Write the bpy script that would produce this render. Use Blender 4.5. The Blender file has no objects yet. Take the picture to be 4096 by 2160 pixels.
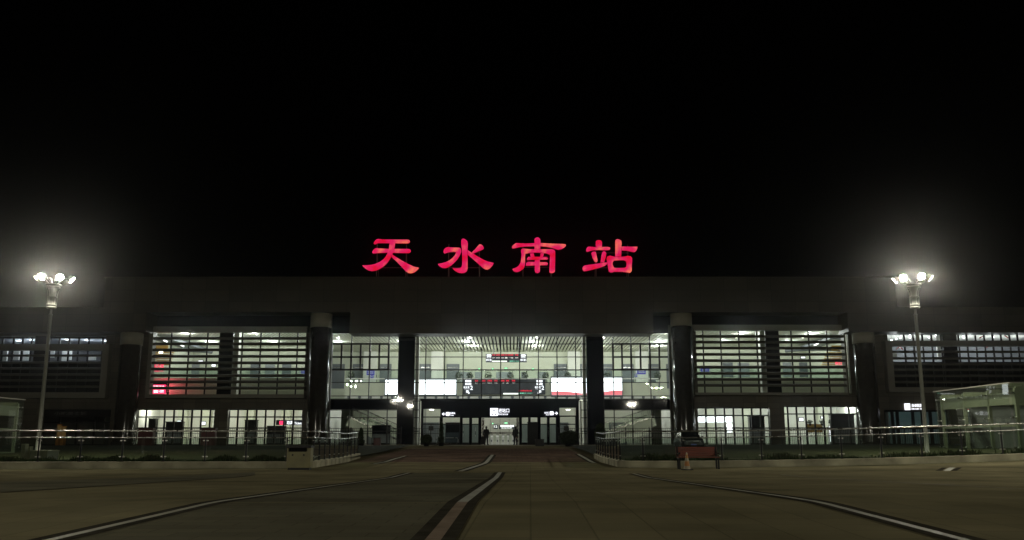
import bpy, math, random
from mathutils import Vector, Matrix
R = math.radians
random.seed(7)
scn = bpy.context.scene
COL = scn.collection

# ------------------------------------------------------------------ camera, sky, exposure
FPX, CX, CY, HOR = 3600.0, 2048.0, 1080.0, 1770.0     # focal length and centre for a 4096 px wide frame
PIT = math.atan((HOR - CY) / FPX)
CAM = Vector((0, 0, 1.0))
cd = bpy.data.cameras.new('camera')
cd.sensor_width = 36.0
cd.lens = FPX / 4096 * 36
cd.clip_start, cd.clip_end = 0.1, 2000
cam = bpy.data.objects.new('camera', cd)
cam.location = CAM
cam.rotation_euler = (math.pi / 2 + PIT, 0, 0)
COL.objects.link(cam)
scn.camera = cam

world = bpy.data.worlds.new('World')
scn.world = world
world.use_nodes = True
wn = world.node_tree
bg = wn.nodes['Background']
sky = wn.nodes.new('ShaderNodeTexSky')
sky.sky_type = 'NISHITA'
sky.sun_disc = False
sky.sun_elevation = R(-4)
sky.sun_rotation = R(200)
wn.links.new(sky.outputs[0], bg.inputs[0])
bg.inputs[1].default_value = 0.002                     # night

scn.view_settings.view_transform = 'Standard'
scn.view_settings.look = 'None'
scn.view_settings.gamma = 1
scn.view_settings.exposure = 0.0
cy = scn.cycles
cy.max_bounces = 8
cy.transparent_max_bounces = 24
cy.diffuse_bounces = 3
cy.glossy_bounces = 3
cy.volume_bounces = 0
cy.sample_clamp_indirect = 2.0
cy.caustics_reflective = False
cy.caustics_refractive = False
cy.use_denoising = True
cy.use_adaptive_sampling = False

HAZE = 0.00027
HAZE_G = 0.965
FLOOD = 2050.0
HALL_W = 455.0

# ------------------------------------------------------------------ geometry helpers
_sp, _cp = math.sin(PIT), math.cos(PIT)
def ray(px, py):
    a, b = px - CX, CY - py
    return Vector((a, FPX * _cp - b * _sp, FPX * _sp + b * _cp))
def U(px, py, Y):
    d = ray(px, py)
    t = Y / d.y
    return Vector((t * d.x, Y, CAM.z + t * d.z))
def uz(py, Y=94.0, px=2000):
    return U(px, py, Y).z
def ux(px, Y=94.0, py=1450):
    return U(px, py, Y).x

_PROF = [(-60, .035), (0, .035), (12.3, .22), (28, -.05), (50, -.05), (85, .67), (400, .67)]
ZP = .67
def zg(x, y):
    z = _PROF[-1][1]
    for (y0, z0), (y1, z1) in zip(_PROF, _PROF[1:]):
        if y <= y1:
            z = z0 + (z1 - z0) * max(0, (y - y0)) / (y1 - y0)
            break
    if x > 5:
        w = min(1, max(0, (y - 22) / 10)) * min(1, max(0, (85 - y) / 35))
        z += .0012 * (min(x, 26) - 5) ** 2 * w
    return z
def gh(px, py):
    """where the sight line through a photograph point meets the paving"""
    d = ray(px, py)
    lo, hi = 3.0, 90.0
    for _ in range(60):
        m = (lo + hi) / 2
        t = m / d.y
        if CAM.z + t * d.z > zg(t * d.x, m): lo = m
        else: hi = m
    t = lo / d.y
    return Vector((t * d.x, lo, zg(t * d.x, lo)))

ORG = {}
class MB:
    def __init__(s): s.v, s.f, s.sm = [], [], []
    def add(s, vs, fs, smooth=False):
        n = len(s.v)
        s.v += [tuple(v) for v in vs]
        for f in fs:
            s.f.append([i + n for i in f]); s.sm.append(smooth)
        return s
    def box(s, x0, x1, y0, y1, z0, z1):
        if x0 > x1: x0, x1 = x1, x0
        if y0 > y1: y0, y1 = y1, y0
        if z0 > z1: z0, z1 = z1, z0
        return s.add([(x0,y0,z0),(x1,y0,z0),(x1,y1,z0),(x0,y1,z0),(x0,y0,z1),(x1,y0,z1),(x1,y1,z1),(x0,y1,z1)],
              [(0,3,2,1),(4,5,6,7),(0,1,5,4),(1,2,6,5),(2,3,7,6),(3,0,4,7)])
    def quad(s, a, b, c, d): return s.add([a, b, c, d], [(0,1,2,3)])
    def tube(s, pts, r, n=8, caps=True):
        pts = [Vector(p) for p in pts]
        rs = r if isinstance(r, (list, tuple)) else [r] * len(pts)
        vs, fs = [], []
        for i, p in enumerate(pts):
            d = (pts[min(i+1, len(pts)-1)] - pts[max(i-1, 0)]).normalized()
            a = d.cross(Vector((0,0,1)))
            if a.length < 1e-3: a = d.cross(Vector((0,1,0)))
            a.normalize(); b = d.cross(a)
            for k in range(n):
                t = 2*math.pi*k/n
                vs.append(p + (a*math.cos(t) + b*math.sin(t)) * rs[i])
        for i in range(len(pts)-1):
            for k in range(n):
                k2 = (k+1) % n
                fs.append((i*n+k, i*n+k2, (i+1)*n+k2, (i+1)*n+k))
        s.add(vs, fs, True)
        if caps:
            m = len(s.v) - len(vs)
            s.f.append([m+k for k in range(n)]); s.sm.append(False)
            s.f.append([m+(len(pts)-1)*n+k for k in reversed(range(n))]); s.sm.append(False)
        return s
    def bar(s, a, b, w, h):
        a, b = Vector(a), Vector(b)
        d = (b-a).normalized()
        e = d.cross(Vector((0,0,1)))
        if e.length < 1e-3: e = Vector((1,0,0))
        e.normalize(); g = e.cross(d)
        vs = []
        for p in (a, b):
            for i, j in ((-1,-1),(1,-1),(1,1),(-1,1)):
                vs.append(p + e*(i*w/2) + g*(j*h/2))
        return s.add(vs, [(0,1,2,3),(7,6,5,4),(0,4,5,1),(1,5,6,2),(2,6,7,3),(3,7,4,0)])
    def lathe(s, prof, cx=0, cy=0, n=16, smooth=True):
        vs, fs = [], []
        for r, z in prof:
            for k in range(n):
                t = 2*math.pi*k/n
                vs.append((cx + r*math.cos(t), cy + r*math.sin(t), z))
        for i in range(len(prof)-1):
            for k in range(n):
                k2 = (k+1) % n
                fs.append((i*n+k, i*n+k2, (i+1)*n+k2, (i+1)*n+k))
        return s.add(vs, fs, smooth)
    def ball(s, c, r, n=10, m=7, sz=1.0):
        prof = []
        for i in range(m+1):
            t = math.pi*i/m - math.pi/2
            prof.append((max(1e-4, r*math.cos(t)), c[2] + r*sz*math.sin(t)))
        return s.lathe(prof, c[0], c[1], n)
    def prism(s, poly, y0, y1):
        """poly of (x, z), extruded from y0 (front) to y1"""
        n = len(poly)
        vs = [(x, y0, z) for x, z in poly] + [(x, y1, z) for x, z in poly]
        fs = [list(range(n)), list(reversed(range(n, 2*n)))]
        for i in range(n):
            j = (i+1) % n
            fs.append((i, n+i, n+j, j))
        return s.add(vs, fs)
    def sideprism(s, poly, x0, x1):
        """poly of (y, z), extruded in x"""
        n = len(poly)
        vs = [(x0, y, z) for y, z in poly] + [(x1, y, z) for y, z in poly]
        fs = [list(range(n)), list(reversed(range(n, 2*n)))]
        for i in range(n):
            j = (i+1) % n
            fs.append((i, n+i, n+j, j))
        return s.add(vs, fs)
    def holes(s, x0, x1, z0, z1, y0, y1, hs):
        """a wall slab with rectangular openings (hx0, hx1, hz0, hz1)"""
        xs = sorted({x0, x1, *[min(max(h[i], x0), x1) for h in hs for i in (0, 1)]})
        zs = sorted({z0, z1, *[min(max(h[i], z0), z1) for h in hs for i in (2, 3)]})
        def solid(i, j):
            if i < 0 or j < 0 or i >= len(xs)-1 or j >= len(zs)-1: return False
            mx, mz = (xs[i]+xs[i+1])/2, (zs[j]+zs[j+1])/2
            return not any(h[0] < mx < h[1] and h[2] < mz < h[3] for h in hs)
        for i in range(len(xs)-1):
            for j in range(len(zs)-1):
                if not solid(i, j): continue
                a, b, c, d = xs[i], xs[i+1], zs[j], zs[j+1]
                s.quad((a,y0,c),(b,y0,c),(b,y0,d),(a,y0,d))
                s.quad((b,y1,c),(a,y1,c),(a,y1,d),(b,y1,d))
                if not solid(i-1, j): s.quad((a,y1,c),(a,y0,c),(a,y0,d),(a,y1,d))
                if not solid(i+1, j): s.quad((b,y0,c),(b,y1,c),(b,y1,d),(b,y0,d))
                if not solid(i, j-1): s.quad((a,y1,c),(b,y1,c),(b,y0,c),(a,y0,c))
                if not solid(i, j+1): s.quad((a,y0,d),(b,y0,d),(b,y1,d),(a,y1,d))
        return s
    def build(s, name, mat, parent=None, bevel=0):
        me = bpy.data.meshes.new(name)
        o_ = ORG.get(parent.name, Vector()) if parent else Vector()
        me.from_pydata([(v[0]-o_.x, v[1]-o_.y, v[2]-o_.z) for v in s.v], [], s.f)
        me.polygons.foreach_set('use_smooth', s.sm)
        me.materials.append(mat)
        me.update()
        ob = bpy.data.objects.new(name, me)
        COL.objects.link(ob)
        if parent:
            ob.parent = parent
            ORG[ob.name] = o_
        if bevel:
            m = ob.modifiers.new('bevel', 'BEVEL'); m.width = bevel; m.segments = 2; m.limit_method = 'ANGLE'
        return ob

def tag(o, label=None, cat=None, group=None, kind=None):
    if label: o['label'] = label
    if cat: o['category'] = cat
    if group: o['group'] = group
    if kind: o['kind'] = kind
    return o
def thing(name, label, cat, loc=(0,0,0), group=None):
    o = bpy.data.objects.new(name, None)
    o.empty_display_size = .2
    COL.objects.link(o)
    o.location = loc
    ORG[o.name] = Vector(loc)
    return tag(o, label, cat, group)
def copy_tree(o, parent=None):
    c = o.copy(); COL.objects.link(c)
    if parent: c.parent = parent
    for ch in o.children: copy_tree(ch, c)
    return c

def text_mesh(s, size, name, mat, parent, x, y, z, depth=.02, align='CENTER', bold=0.0, width=None, height=None):
    """lettering facing the forecourt, centred on (x, z) at depth y"""
    cu = bpy.data.curves.new('lettering', 'FONT')
    cu.body = s; cu.size = size; cu.align_x = align; cu.align_y = 'CENTER'
    cu.extrude = depth/2; cu.offset = bold; cu.resolution_u = 2
    to = bpy.data.objects.new('lettering', cu)
    COL.objects.link(to)
    bpy.context.view_layer.update()
    dg = bpy.context.evaluated_depsgraph_get()
    me = bpy.data.meshes.new_from_object(to.evaluated_get(dg))
    bpy.data.objects.remove(to)
    me.name = name
    xs = [v.co.x for v in me.vertices] or [0, 1]; ys = [v.co.y for v in me.vertices] or [0, 1]
    cx_, cy_ = (min(xs)+max(xs))/2, (min(ys)+max(ys))/2
    sx = width/(max(xs)-min(xs)) if width else 1
    sy = height/(max(ys)-min(ys)) if height else (sx if width else 1)
    o_ = ORG.get(parent.name, Vector()) if parent else Vector()
    for v in me.vertices:
        u, w, d = v.co
        v.co = (x + (u-cx_)*sx - o_.x, y - d - o_.y, z + (w-cy_)*sy - o_.z)
    me.materials.clear(); me.materials.append(mat)
    ob = bpy.data.objects.new(name, me)
    COL.objects.link(ob)
    if parent:
        ob.parent = parent; ORG[ob.name] = o_
    return ob

# ------------------------------------------------------------------ materials
def pb(name, col, rough=.6, metal=0.0, spec=.5):
    m = bpy.data.materials.new(name); m.use_nodes = True
    b = m.node_tree.nodes['Principled BSDF']
    b.inputs['Base Color'].default_value = (*col, 1)
    b.inputs['Roughness'].default_value = rough
    b.inputs['Metallic'].default_value = metal
    b.inputs['Specular IOR Level'].default_value = spec
    return m
def noisy(name, col, rough=.7, var=.35, scale=1.5, bump=.1, metal=0.0, rvar=.12, stretch=(1,1,1), fine=30):
    """a surface with uneven colour, roughness and a slight bump"""
    m = pb(name, col, rough, metal)
    nt = m.node_tree; N, L = nt.nodes, nt.links
    b = N['Principled BSDF']
    tc = N.new('ShaderNodeTexCoord'); mp = N.new('ShaderNodeMapping')
    mp.inputs['Scale'].default_value = stretch
    L.new(tc.outputs['Object'], mp.inputs[0])
    n1 = N.new('ShaderNodeTexNoise'); n1.inputs['Scale'].default_value = scale; n1.inputs['Detail'].default_value = 6
    n2 = N.new('ShaderNodeTexNoise'); n2.inputs['Scale'].default_value = fine; n2.inputs['Detail'].default_value = 4
    L.new(mp.outputs[0], n1.inputs[0]); L.new(mp.outputs[0], n2.inputs[0])
    r = N.new('ShaderNodeValToRGB')
    r.color_ramp.elements[0].position = .3; r.color_ramp.elements[1].position = .72
    r.color_ramp.elements[0].color = (*[c*(1-var) for c in col], 1)
    r.color_ramp.elements[1].color = (*[min(1, c*(1+var)) for c in col], 1)
    L.new(n1.outputs[0], r.inputs[0]); L.new(r.outputs[0], b.inputs['Base Color'])
    mr = N.new('ShaderNodeMapRange'); mr.inputs[3].default_value = max(.03, rough-rvar); mr.inputs[4].default_value = min(1, rough+rvar)
    L.new(n1.outputs[0], mr.inputs[0]); L.new(mr.outputs[0], b.inputs['Roughness'])
    bp = N.new('ShaderNodeBump'); bp.inputs['Strength'].default_value = bump; bp.inputs['Distance'].default_value = .02
    L.new(n2.outputs[0], bp.inputs['Height']); L.new(bp.outputs[0], b.inputs['Normal'])
    m['ramp'] = r.name
    return m
def panelled(name, col, w, h, rough=.6, mortar=.012, var=.18, plane='XZ', gap=.35, bump=.3, tilt=0, offset=0.0, tone=(.78, 1.12)):
    """stone or tile cladding with joints, each slab a little different"""
    m = noisy(name, col, rough, var, .35, .08)
    nt = m.node_tree; N, L = nt.nodes, nt.links
    b = N['Principled BSDF']
    tc = N.new('ShaderNodeTexCoord'); sp = N.new('ShaderNodeSeparateXYZ'); cb = N.new('ShaderNodeCombineXYZ')
    L.new(tc.outputs['Object'], sp.inputs[0])
    L.new(sp.outputs[0], cb.inputs[0]); L.new(sp.outputs[2 if plane == 'XZ' else 1], cb.inputs[1])
    mp = N.new('ShaderNodeMapping'); mp.inputs['Rotation'].default_value = (0, 0, tilt)
    L.new(cb.outputs[0], mp.inputs[0])
    br = N.new('ShaderNodeTexBrick')
    br.inputs['Scale'].default_value = 1; br.inputs['Brick Width'].default_value = w; br.inputs['Row Height'].default_value = h
    br.inputs['Mortar Size'].default_value = mortar; br.offset = offset
    br.inputs['Color1'].default_value = (tone[0], tone[0], tone[0], 1); br.inputs['Color2'].default_value = (tone[1], tone[1]*.985, tone[1]*.95, 1)
    br.inputs['Mortar'].default_value = (gap, gap, gap, 1)
    L.new(mp.outputs[0], br.inputs[0])
    mx = N.new('ShaderNodeMix'); mx.data_type = 'RGBA'; mx.blend_type = 'MULTIPLY'; mx.inputs[0].default_value = 1
    L.new(N[m['ramp']].outputs[0], mx.inputs[6]); L.new(br.outputs[0], mx.inputs[7])
    L.new(mx.outputs[2], b.inputs['Base Color'])
    bp = N.new('ShaderNodeBump'); bp.inputs['Strength'].default_value = bump; bp.inputs['Distance'].default_value = .01; bp.invert = True
    L.new(br.outputs['Fac'], bp.inputs['Height'])
    old = b.inputs['Normal'].links[0].from_node
    L.new(old.outputs[0], bp.inputs['Normal']); L.new(bp.outputs[0], b.inputs['Normal'])
    return m
def glow(name, col, strength, base=(.02,.02,.02)):
    m = pb(name, base, .4)
    b = m.node_tree.nodes['Principled BSDF']
    b.inputs['Emission Color'].default_value = (*col, 1)
    b.inputs['Emission Strength'].default_value = strength
    return m
def glass(name, tint=(.93,.96,.93), refl=1.0, rough=0.0, wave=0.0, dirt=0.0):
    m = bpy.data.materials.new(name); m.use_nodes = True
    nt = m.node_tree; N, L = nt.nodes, nt.links
    N.clear()
    out = N.new('ShaderNodeOutputMaterial'); mix = N.new('ShaderNodeMixShader')
    tr = N.new('ShaderNodeBsdfTransparent'); tr.inputs[0].default_value = (*tint, 1)
    gl = N.new('ShaderNodeBsdfGlossy'); gl.inputs['Roughness'].default_value = rough
    gl.inputs[0].default_value = (refl, refl, refl, 1)
    fr = N.new('ShaderNodeFresnel'); ge = N.new('ShaderNodeNewGeometry'); mr = N.new('ShaderNodeMapRange')
    mr.inputs[3].default_value = 1.5; mr.inputs[4].default_value = 1/1.5       # a thin sheet reflects alike from both sides
    L.new(ge.outputs['Backfacing'], mr.inputs[0]); L.new(mr.outputs[0], fr.inputs[0])
    if wave:
        tc = N.new('ShaderNodeTexCoord'); nz = N.new('ShaderNodeTexNoise'); nz.inputs['Scale'].default_value = .8
        bp = N.new('ShaderNodeBump'); bp.inputs['Strength'].default_value = wave; bp.inputs['Distance'].default_value = .05
        L.new(tc.outputs['Object'], nz.inputs[0]); L.new(nz.outputs[0], bp.inputs['Height'])
        L.new(bp.outputs[0], gl.inputs['Normal'])
    L.new(fr.outputs[0], mix.inputs[0]); L.new(tr.outputs[0], mix.inputs[1]); L.new(gl.outputs[0], mix.inputs[2])
    last = mix
    if dirt:
        df = N.new('ShaderNodeBsdfDiffuse'); df.inputs[0].default_value = (.35, .36, .3, 1)
        m2 = N.new('ShaderNodeMixShader'); m2.inputs[0].default_value = dirt
        L.new(mix.outputs[0], m2.inputs[1]); L.new(df.outputs[0], m2.inputs[2]); last = m2
    L.new(last.outputs[0], out.inputs[0])
    return m

M = {}
M['stone'] = panelled('facade_stone', (.085, .078, .058), 1.25, .62, .55, .014)
M['fascia'] = panelled('fascia_panel', (.052, .048, .034), 2.4, 1.2, .5, .016, .12)
M['capital'] = noisy('pale_render', (.24, .23, .17), .7, .12, .8)
M['granite'] = noisy('polished_granite', (.028, .026, .02), .16, .3, 2.5, .02, rvar=.03, fine=6)
M['trim'] = noisy('pale_metal_panel', (.17, .165, .135), .5, .1, .6, .03)
M['louvre'] = noisy('louvre_metal', (.075, .072, .058), .75, .12, .7, .03)
M['darkmetal'] = noisy('dark_window_metal', (.012, .012, .013), .42, .2, 2, .03, metal=.3)
M['navy'] = noisy('dark_blue_panel', (.006, .008, .014), .035, .2, .9, .05, rvar=.005, fine=.9)
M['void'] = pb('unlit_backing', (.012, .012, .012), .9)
M['glass'] = glass('window_glass', wave=.02)
M['railglass'] = glass('railing_glass', (.55, .63, .57), wave=.01, dirt=.025)
M['balglass'] = glass('balcony_glass', (.80, .88, .85), dirt=.04)
M['doorglass'] = glass('shade_tint_door_glass', (.24, .29, .31))  # dark tint carries the dimness of the vestibule behind the lower doors
M['kioskglass'] = glass('shelter_glass', (.82, .90, .83), refl=.9, wave=.01, dirt=.018)
M['wall'] = noisy('hall_wall', (.58, .60, .49), .8, .06, .4, .02)
M['wall_white'] = noisy('white_wall', (.70, .70, .64), .8, .05, .4, .02)
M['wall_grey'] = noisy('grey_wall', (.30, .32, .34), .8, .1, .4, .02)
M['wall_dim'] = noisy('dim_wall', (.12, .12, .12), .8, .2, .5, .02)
M['door'] = noisy('grey_door', (.14, .155, .17), .5, .1, .8, .02)
M['slat'] = noisy('ceiling_slat', (.64, .65, .55), .6, .06, .3, .02)
M['floor'] = noisy('hall_floor', (.42, .42, .38), .15, .1, .6, .01)
M['white'] = noisy('white_paint', (.75, .75, .72), .5, .06, 1, .02)
M['steel'] = noisy('brushed_steel', (.38, .375, .35), .28, .1, 3, .02, metal=1.0)
M['pole'] = noisy('grey_pole_paint', (.22, .22, .19), .45, .12, 2.5, .04, stretch=(1,1,.3))
M['kerb'] = noisy('kerb_concrete', (.36, .34, .24), .8, .5, .9, .2)
M['soil'] = noisy('bed_soil', (.030, .034, .016), .95, .4, 2, .5)
M['leaf'] = noisy('low_grass_leaf', (.035, .058, .018), .6, .5, 1.5, .05)
M['shrubleaf'] = noisy('shrub_leaf', (.022, .035, .014), .6, .5, 2.5, .05)
M['wood'] = noisy('red_brown_slat', (.17, .036, .02), .5, .3, 3, .1, stretch=(.4, 4, 4))
M['iron'] = noisy('black_cast_iron', (.012, .012, .012), .5, .2, 4, .1, metal=.4)
M['bin'] = noisy('olive_bin_paint', (.22, .20, .09), .5, .2, 2, .05)
M['orange'] = noisy('cone_orange', (.46, .19, .04), .5, .15, 5, .05)
M['coneband'] = noisy('cone_reflective_band', (.36, .32, .22), .5, .15, 6, .05)
M['rubber'] = noisy('black_rubber', (.015, .015, .015), .8, .2, 6, .1)
M['beam'] = noisy('shelter_steel_paint', (.145, .15, .10), .5, .15, 1.2, .04)
M['redbox'] = noisy('dark_red_counter', (.055, .008, .007), .5, .2, 2, .04)
M['black'] = noisy('dark_cloth', (.012, .012, .013), .85, .3, 8, .1)
M['skin'] = noisy('skin', (.42, .27, .20), .6, .08, 8, .02)
M['hair'] = noisy('black_hair', (.010, .009, .008), .5, .3, 20, .1)
M['trouser'] = noisy('dark_trousers', (.02, .02, .026), .85, .3, 8, .1)
M['carpaint'] = noisy('dark_car_paint', (.010, .014, .020), .3, .1, 1, .0)
M['carglass'] = pb('car_window_glass', (.008, .010, .012), .2, 0, .2)
M['chrome'] = pb('lamp_chrome', (.3, .33, .36), .3, 1)
M['gold'] = noisy('gold_ceiling', (.55, .36, .10), .4, .35, .7, .1, stretch=(.4, 2, 1))
M['screen_off'] = noisy('led_board_face', (.040, .048, .060), .35, .08, 1, .0)
M['led_red'] = glow('led_red', (1, .02, .06), 1.5)
M['led_white'] = glow('led_white', (.95, 1, .93), 1.6)
M['led_green'] = glow('led_green', (.30, 1, .68), 1.0)
M['sign_white'] = glow('sign_white', (.92, .93, 1), 1.8)
M['sign_dark'] = pb('sign_dark_mark', (.012, .012, .03), .5)
M['ad_white'] = glow('advert_white', (.90, .96, 1), 4.2)
M['ad_red'] = glow('advert_red', (1, .22, .26), 1.0)
M['exit'] = glow('exit_green', (.35, 1, .5), 1.5)
M['blue'] = glow('blue_panel', (.08, .07, .55), .7)
M['pinkred'] = glow('shop_red', (1, .03, .12), 2.0)
M['warm'] = glow('warm_lamp', (1, .86, .62), 6.0)
M['downlight'] = glow('downlight_lens', (1, .98, .88), 9.0)
M['cool'] = glow('cool_lamp', (.9, .95, 1), 7.0)
M['tubelight'] = glow('tube_lamp', (.95, .97, 1), 5.0)
M['flood'] = glow('floodlight_lens', (1, .95, .77), FLOOD)
M['warm_dim'] = glow('warm_case', (1, .62, .2), .05)
M['blue_plate'] = noisy('blue_plate', (.05, .08, .35), .4, .1, 3, .02)
M['dimtext'] = pb('unlit_lettering', (.10, .10, .10), .6)

# letters: a lit face whose tubes are uneven
m = glow('red_letter_face', (1, .02, .08), 1)
nt = m.node_tree; N, L = nt.nodes, nt.links
tc = N.new('ShaderNodeTexCoord'); nz = N.new('ShaderNodeTexNoise'); nz.inputs['Scale'].default_value = .75; nz.inputs['Detail'].default_value = 3.5
rp = N.new('ShaderNodeValToRGB')
rp.color_ramp.elements[0].position = .36; rp.color_ramp.elements[0].color = (.70, .001, .026, 1)
rp.color_ramp.elements[1].position = .70; rp.color_ramp.elements[1].color = (.92, .19, .10, 1)
e = rp.color_ramp.elements.new(.50); e.color = (.72, .010, .115, 1)
L.new(tc.outputs['Object'], nz.inputs[0]); L.new(nz.outputs[0], rp.inputs[0])
L.new(rp.outputs[0], N['Principled BSDF'].inputs['Emission Color'])
M['letter'] = m
M['letter_side'] = glow('letter_return', (1, .02, .05), .25, (.15, .01, .01))
M['rack'] = noisy('sign_rack_steel', (.10, .09, .09), .6, .2, 2, .05)

# paving
M['paving'] = panelled('paving_slab', (.215, .193, .118), .6, .6, .62, .010, .30, 'XY', .74, .2, .02, tone=(.90, 1.05))
M['paving_dark'] = panelled('slate_paving', (.155, .146, .104), .6, .3, .58, .010, .30, 'XY', .76, .2, .02, .5, tone=(.9, 1.06))
M['paving_red'] = panelled('red_brown_paving', (.175, .125, .098), .3, .3, .6, .008, .3, 'XY', .65, .2)
M['strip_dark'] = noisy('dark_border_stone', (.060, .055, .042), .6, .3, 3, .1)
M['strip_light'] = noisy('pale_stripe_stone', (.33, .32, .245), .55, .3, 2.2, .1)
M['strip_red'] = noisy('pinkish_stripe_stone', (.27, .21, .16), .6, .3, 2.2, .1)

for k_, sp_ in (('paving', 0), ('paving_dark', 0), ('paving_red', 0), ('strip_dark', 0), ('strip_light', .02), ('strip_red', 0), ('kerb', .05), ('soil', .05), ('leaf', .15), ('stone', .25), ('fascia', .25), ('void', .05), ('louvre', .1), ('trim', .15), ('darkmetal', .25)):
    M[k_].node_tree.nodes['Principled BSDF'].inputs['Specular IOR Level'].default_value = sp_
# ------------------------------------------------------------------ ground
def sheet(name, mat, quadf, nu, nv, dz, kind='structure', label=None):
    mb = MB(); vs = []
    for j in range(nv+1):
        for i in range(nu+1):
            x, y = quadf(i/nu, j/nv)
            vs.append((x, y, zg(x, y)+dz))
    fs = [(j*(nu+1)+i, j*(nu+1)+i+1, (j+1)*(nu+1)+i+1, (j+1)*(nu+1)+i) for j in range(nv) for i in range(nu)]
    mb.add(vs, fs)
    return tag(mb.build(name, mat), label=label, kind=kind)
xs = [-170] + [x for x in range(-70, 71, 1)] + [170]
ys = [-60, -30, -10, 0, 4, 8, 10, 12.3] + list(range(14, 86)) + [85.001, 100, 140, 200]
ys = sorted(set(ys + [28, 50, 22, 32, 85]))
mb = MB()
mb.v = [(x, y, zg(x, y)) for y in ys for x in xs]
nx = len(xs)
mb.f = [[j*nx+i, j*nx+i+1, (j+1)*nx+i+1, (j+1)*nx+i] for j in range(len(ys)-1) for i in range(nx-1)]
mb.sm = [True]*len(mb.f)
tag(mb.build('plaza_ground', M['paving']), kind='structure', label='brown paved station forecourt')

def polyline(pts, step=.6):
    out = []
    for a, b in zip(pts, pts[1:]):
        n = max(1, int((b-a).length/step))
        for i in range(n): out.append(a.lerp(b, i/n))
    out.append(pts[-1])
    return out
def band(name, P, o0, o1, mat, dz, across='x'):
    """a flush stone strip following points on the paving, between two sideways offsets"""
    pts = polyline([Vector((p.x, p.y, 0)) for p in P])
    mb = MB(); vs = []
    for i, p in enumerate(pts):
        if across == 'x': n = Vector((1, 0, 0))
        else:
            d = (pts[min(i+1, len(pts)-1)] - pts[max(i-1, 0)]).normalized(); n = Vector((d.y, -d.x, 0))
        for o in (o0, (o0+o1)/2, o1):
            q = p + n*o
            vs.append((q.x, q.y, zg(q.x, q.y)+dz))
    fs = []
    for i in range(len(pts)-1):
        for k in (0, 1): fs.append((i*3+k, i*3+k+1, i*3+k+4, i*3+k+3))
    mb.add(vs, fs)
    return tag(mb.build(name, mat), kind='structure')
def G(*pp): return [gh(*p) for p in pp]
A = G((1735, 2158), (1850, 2010), (2000, 1890))
B = G((218, 2158), (835, 2015), (1637, 1892))
C_ = G((3845, 2158), (3153, 1990), (2533, 1895))
def ext(P, y0=4.0):
    a, b = P[0], P[1]
    t = (a.y - y0)/(b.y - a.y)
    return [Vector((a.x-(b.x-a.x)*t, y0, 0))] + P
A, B, C_ = ext(A), ext(B), ext(C_)
def at_y(P, y):
    for a, b in zip(P, P[1:]):
        if y <= b.y: return a.x + (b.x-a.x)*(y-a.y)/(b.y-a.y)
    return P[-1].x
yend = min(A[-1].y, B[-1].y)
sheet('paving_panel', M['paving_dark'], lambda u, v: (at_y(B, 4+(yend-4)*v)*(1-u) + at_y(A, 4+(yend-4)*v)*u, 4+(yend-4)*v), 24, 40, .004, label='dark slate paving panel between two striped bands')
for P, w in ((A, 1.0), (B, .95), (C_, .95)):
    if P is A:
        band('paving_border', P, -.20, -.07, M['strip_dark'], .008); band('paving_border', P, .07, .20, M['strip_dark'], .008)
        band('paving_stripe', P[:3], -.07, .07, M['strip_red'], .008); band('paving_stripe', P[2:], -.07, .07, M['strip_light'], .008)
        continue
    band('paving_border', P, -.20*w, -.052*w, M['strip_dark'], .008)
    band('paving_stripe', P, -.052*w, .052*w, M['strip_light'], .008)
    band('paving_border', P, .052*w, .20*w, M['strip_dark'], .008)
D = G((2560, 1885), (2900, 1889), (3121, 1899), (4096, 1957))
D.append(D[-1] + (D[-1]-D[-2])*.2)
band('paving_stripe', D[2:], -.035, .035, M['strip_light'], .008, 'n')
band('paving_border', D, .035, .10, M['strip_dark'], .0085, 'n')
for P in (G((3216, 1857), (4096, 1873)), G((3741, 1882), (4096, 1890)), G((0, 1890), (460, 1877)), G((0, 1927), (900, 1893), (1100, 1885)), G((0, 1971), (1020, 1901))):
    d = (P[-1]-P[-2]).normalized()
    band('paving_border', P, -.06, .06, M['strip_dark'], .008, 'n')
F1, F2 = G((0, 1928), (1020, 1889)), G((0, 1970), (1020, 1900.5))
sheet('paving_panel', M['paving_dark'], lambda u, v: tuple((F2[0].lerp(F2[1], u)*(1-v) + F1[0].lerp(F1[1], u)*v)[:2]), 40, 6, .005)
mk = G((3772, 1884), (3800, 1884), (3822, 1871), (3798, 1871))
mb = MB(); mb.add([p + Vector((0,0,.009)) for p in mk], [(0,1,2,3)]); tag(mb.build('paving_marker', M['strip_light']), kind='structure')
for dxx in (-30, 30):
    mk = G((3772+dxx, 1884), (3796+dxx, 1884), (3818+dxx, 1871), (3798+dxx, 1871))
    mb = MB(); mb.add([p + Vector((0,0,.0085)) for p in mk], [(0,1,2,3)]); tag(mb.build('paving_marker', M['strip_dark']), kind='structure')
sheet('ramp_paving', M['paving_red'], lambda u, v: (-8.6+13.2*u, 50+27*v), 14, 28, .004, label='red brown paving rising to the station doors')
for P in (G((1840, 1886), (1922, 1860), (1938, 1854), (1970, 1820)), G((2380, 1852), (2313, 1817)), G((1495, 1856), (1582, 1835), (1623, 1824))):
    band('paving_border', P, -.26, .26, M['strip_dark'], .008)
    band('paving_stripe', P, -.10, .10, M['strip_light'], .012)
# low podium step in front of the doors
mb = MB(); mb.box(-26, 26, 86.5, 93.4, ZP-.3, ZP+.11)
tag(mb.build('podium_pavement', M['paving']), kind='structure', label='low stone podium in front of the doors')
ZD = ZP+.11

# ------------------------------------------------------------------ station building
ST = thing('station_building', 'long two storey railway station with dark stone facade and brightly lit glass hall', 'station', (0, 94, ZP))
YG, YW = 94.0, 93.3             # glass line, stone wall face
ZT = uz(1112, 90.5)             # parapet
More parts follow.
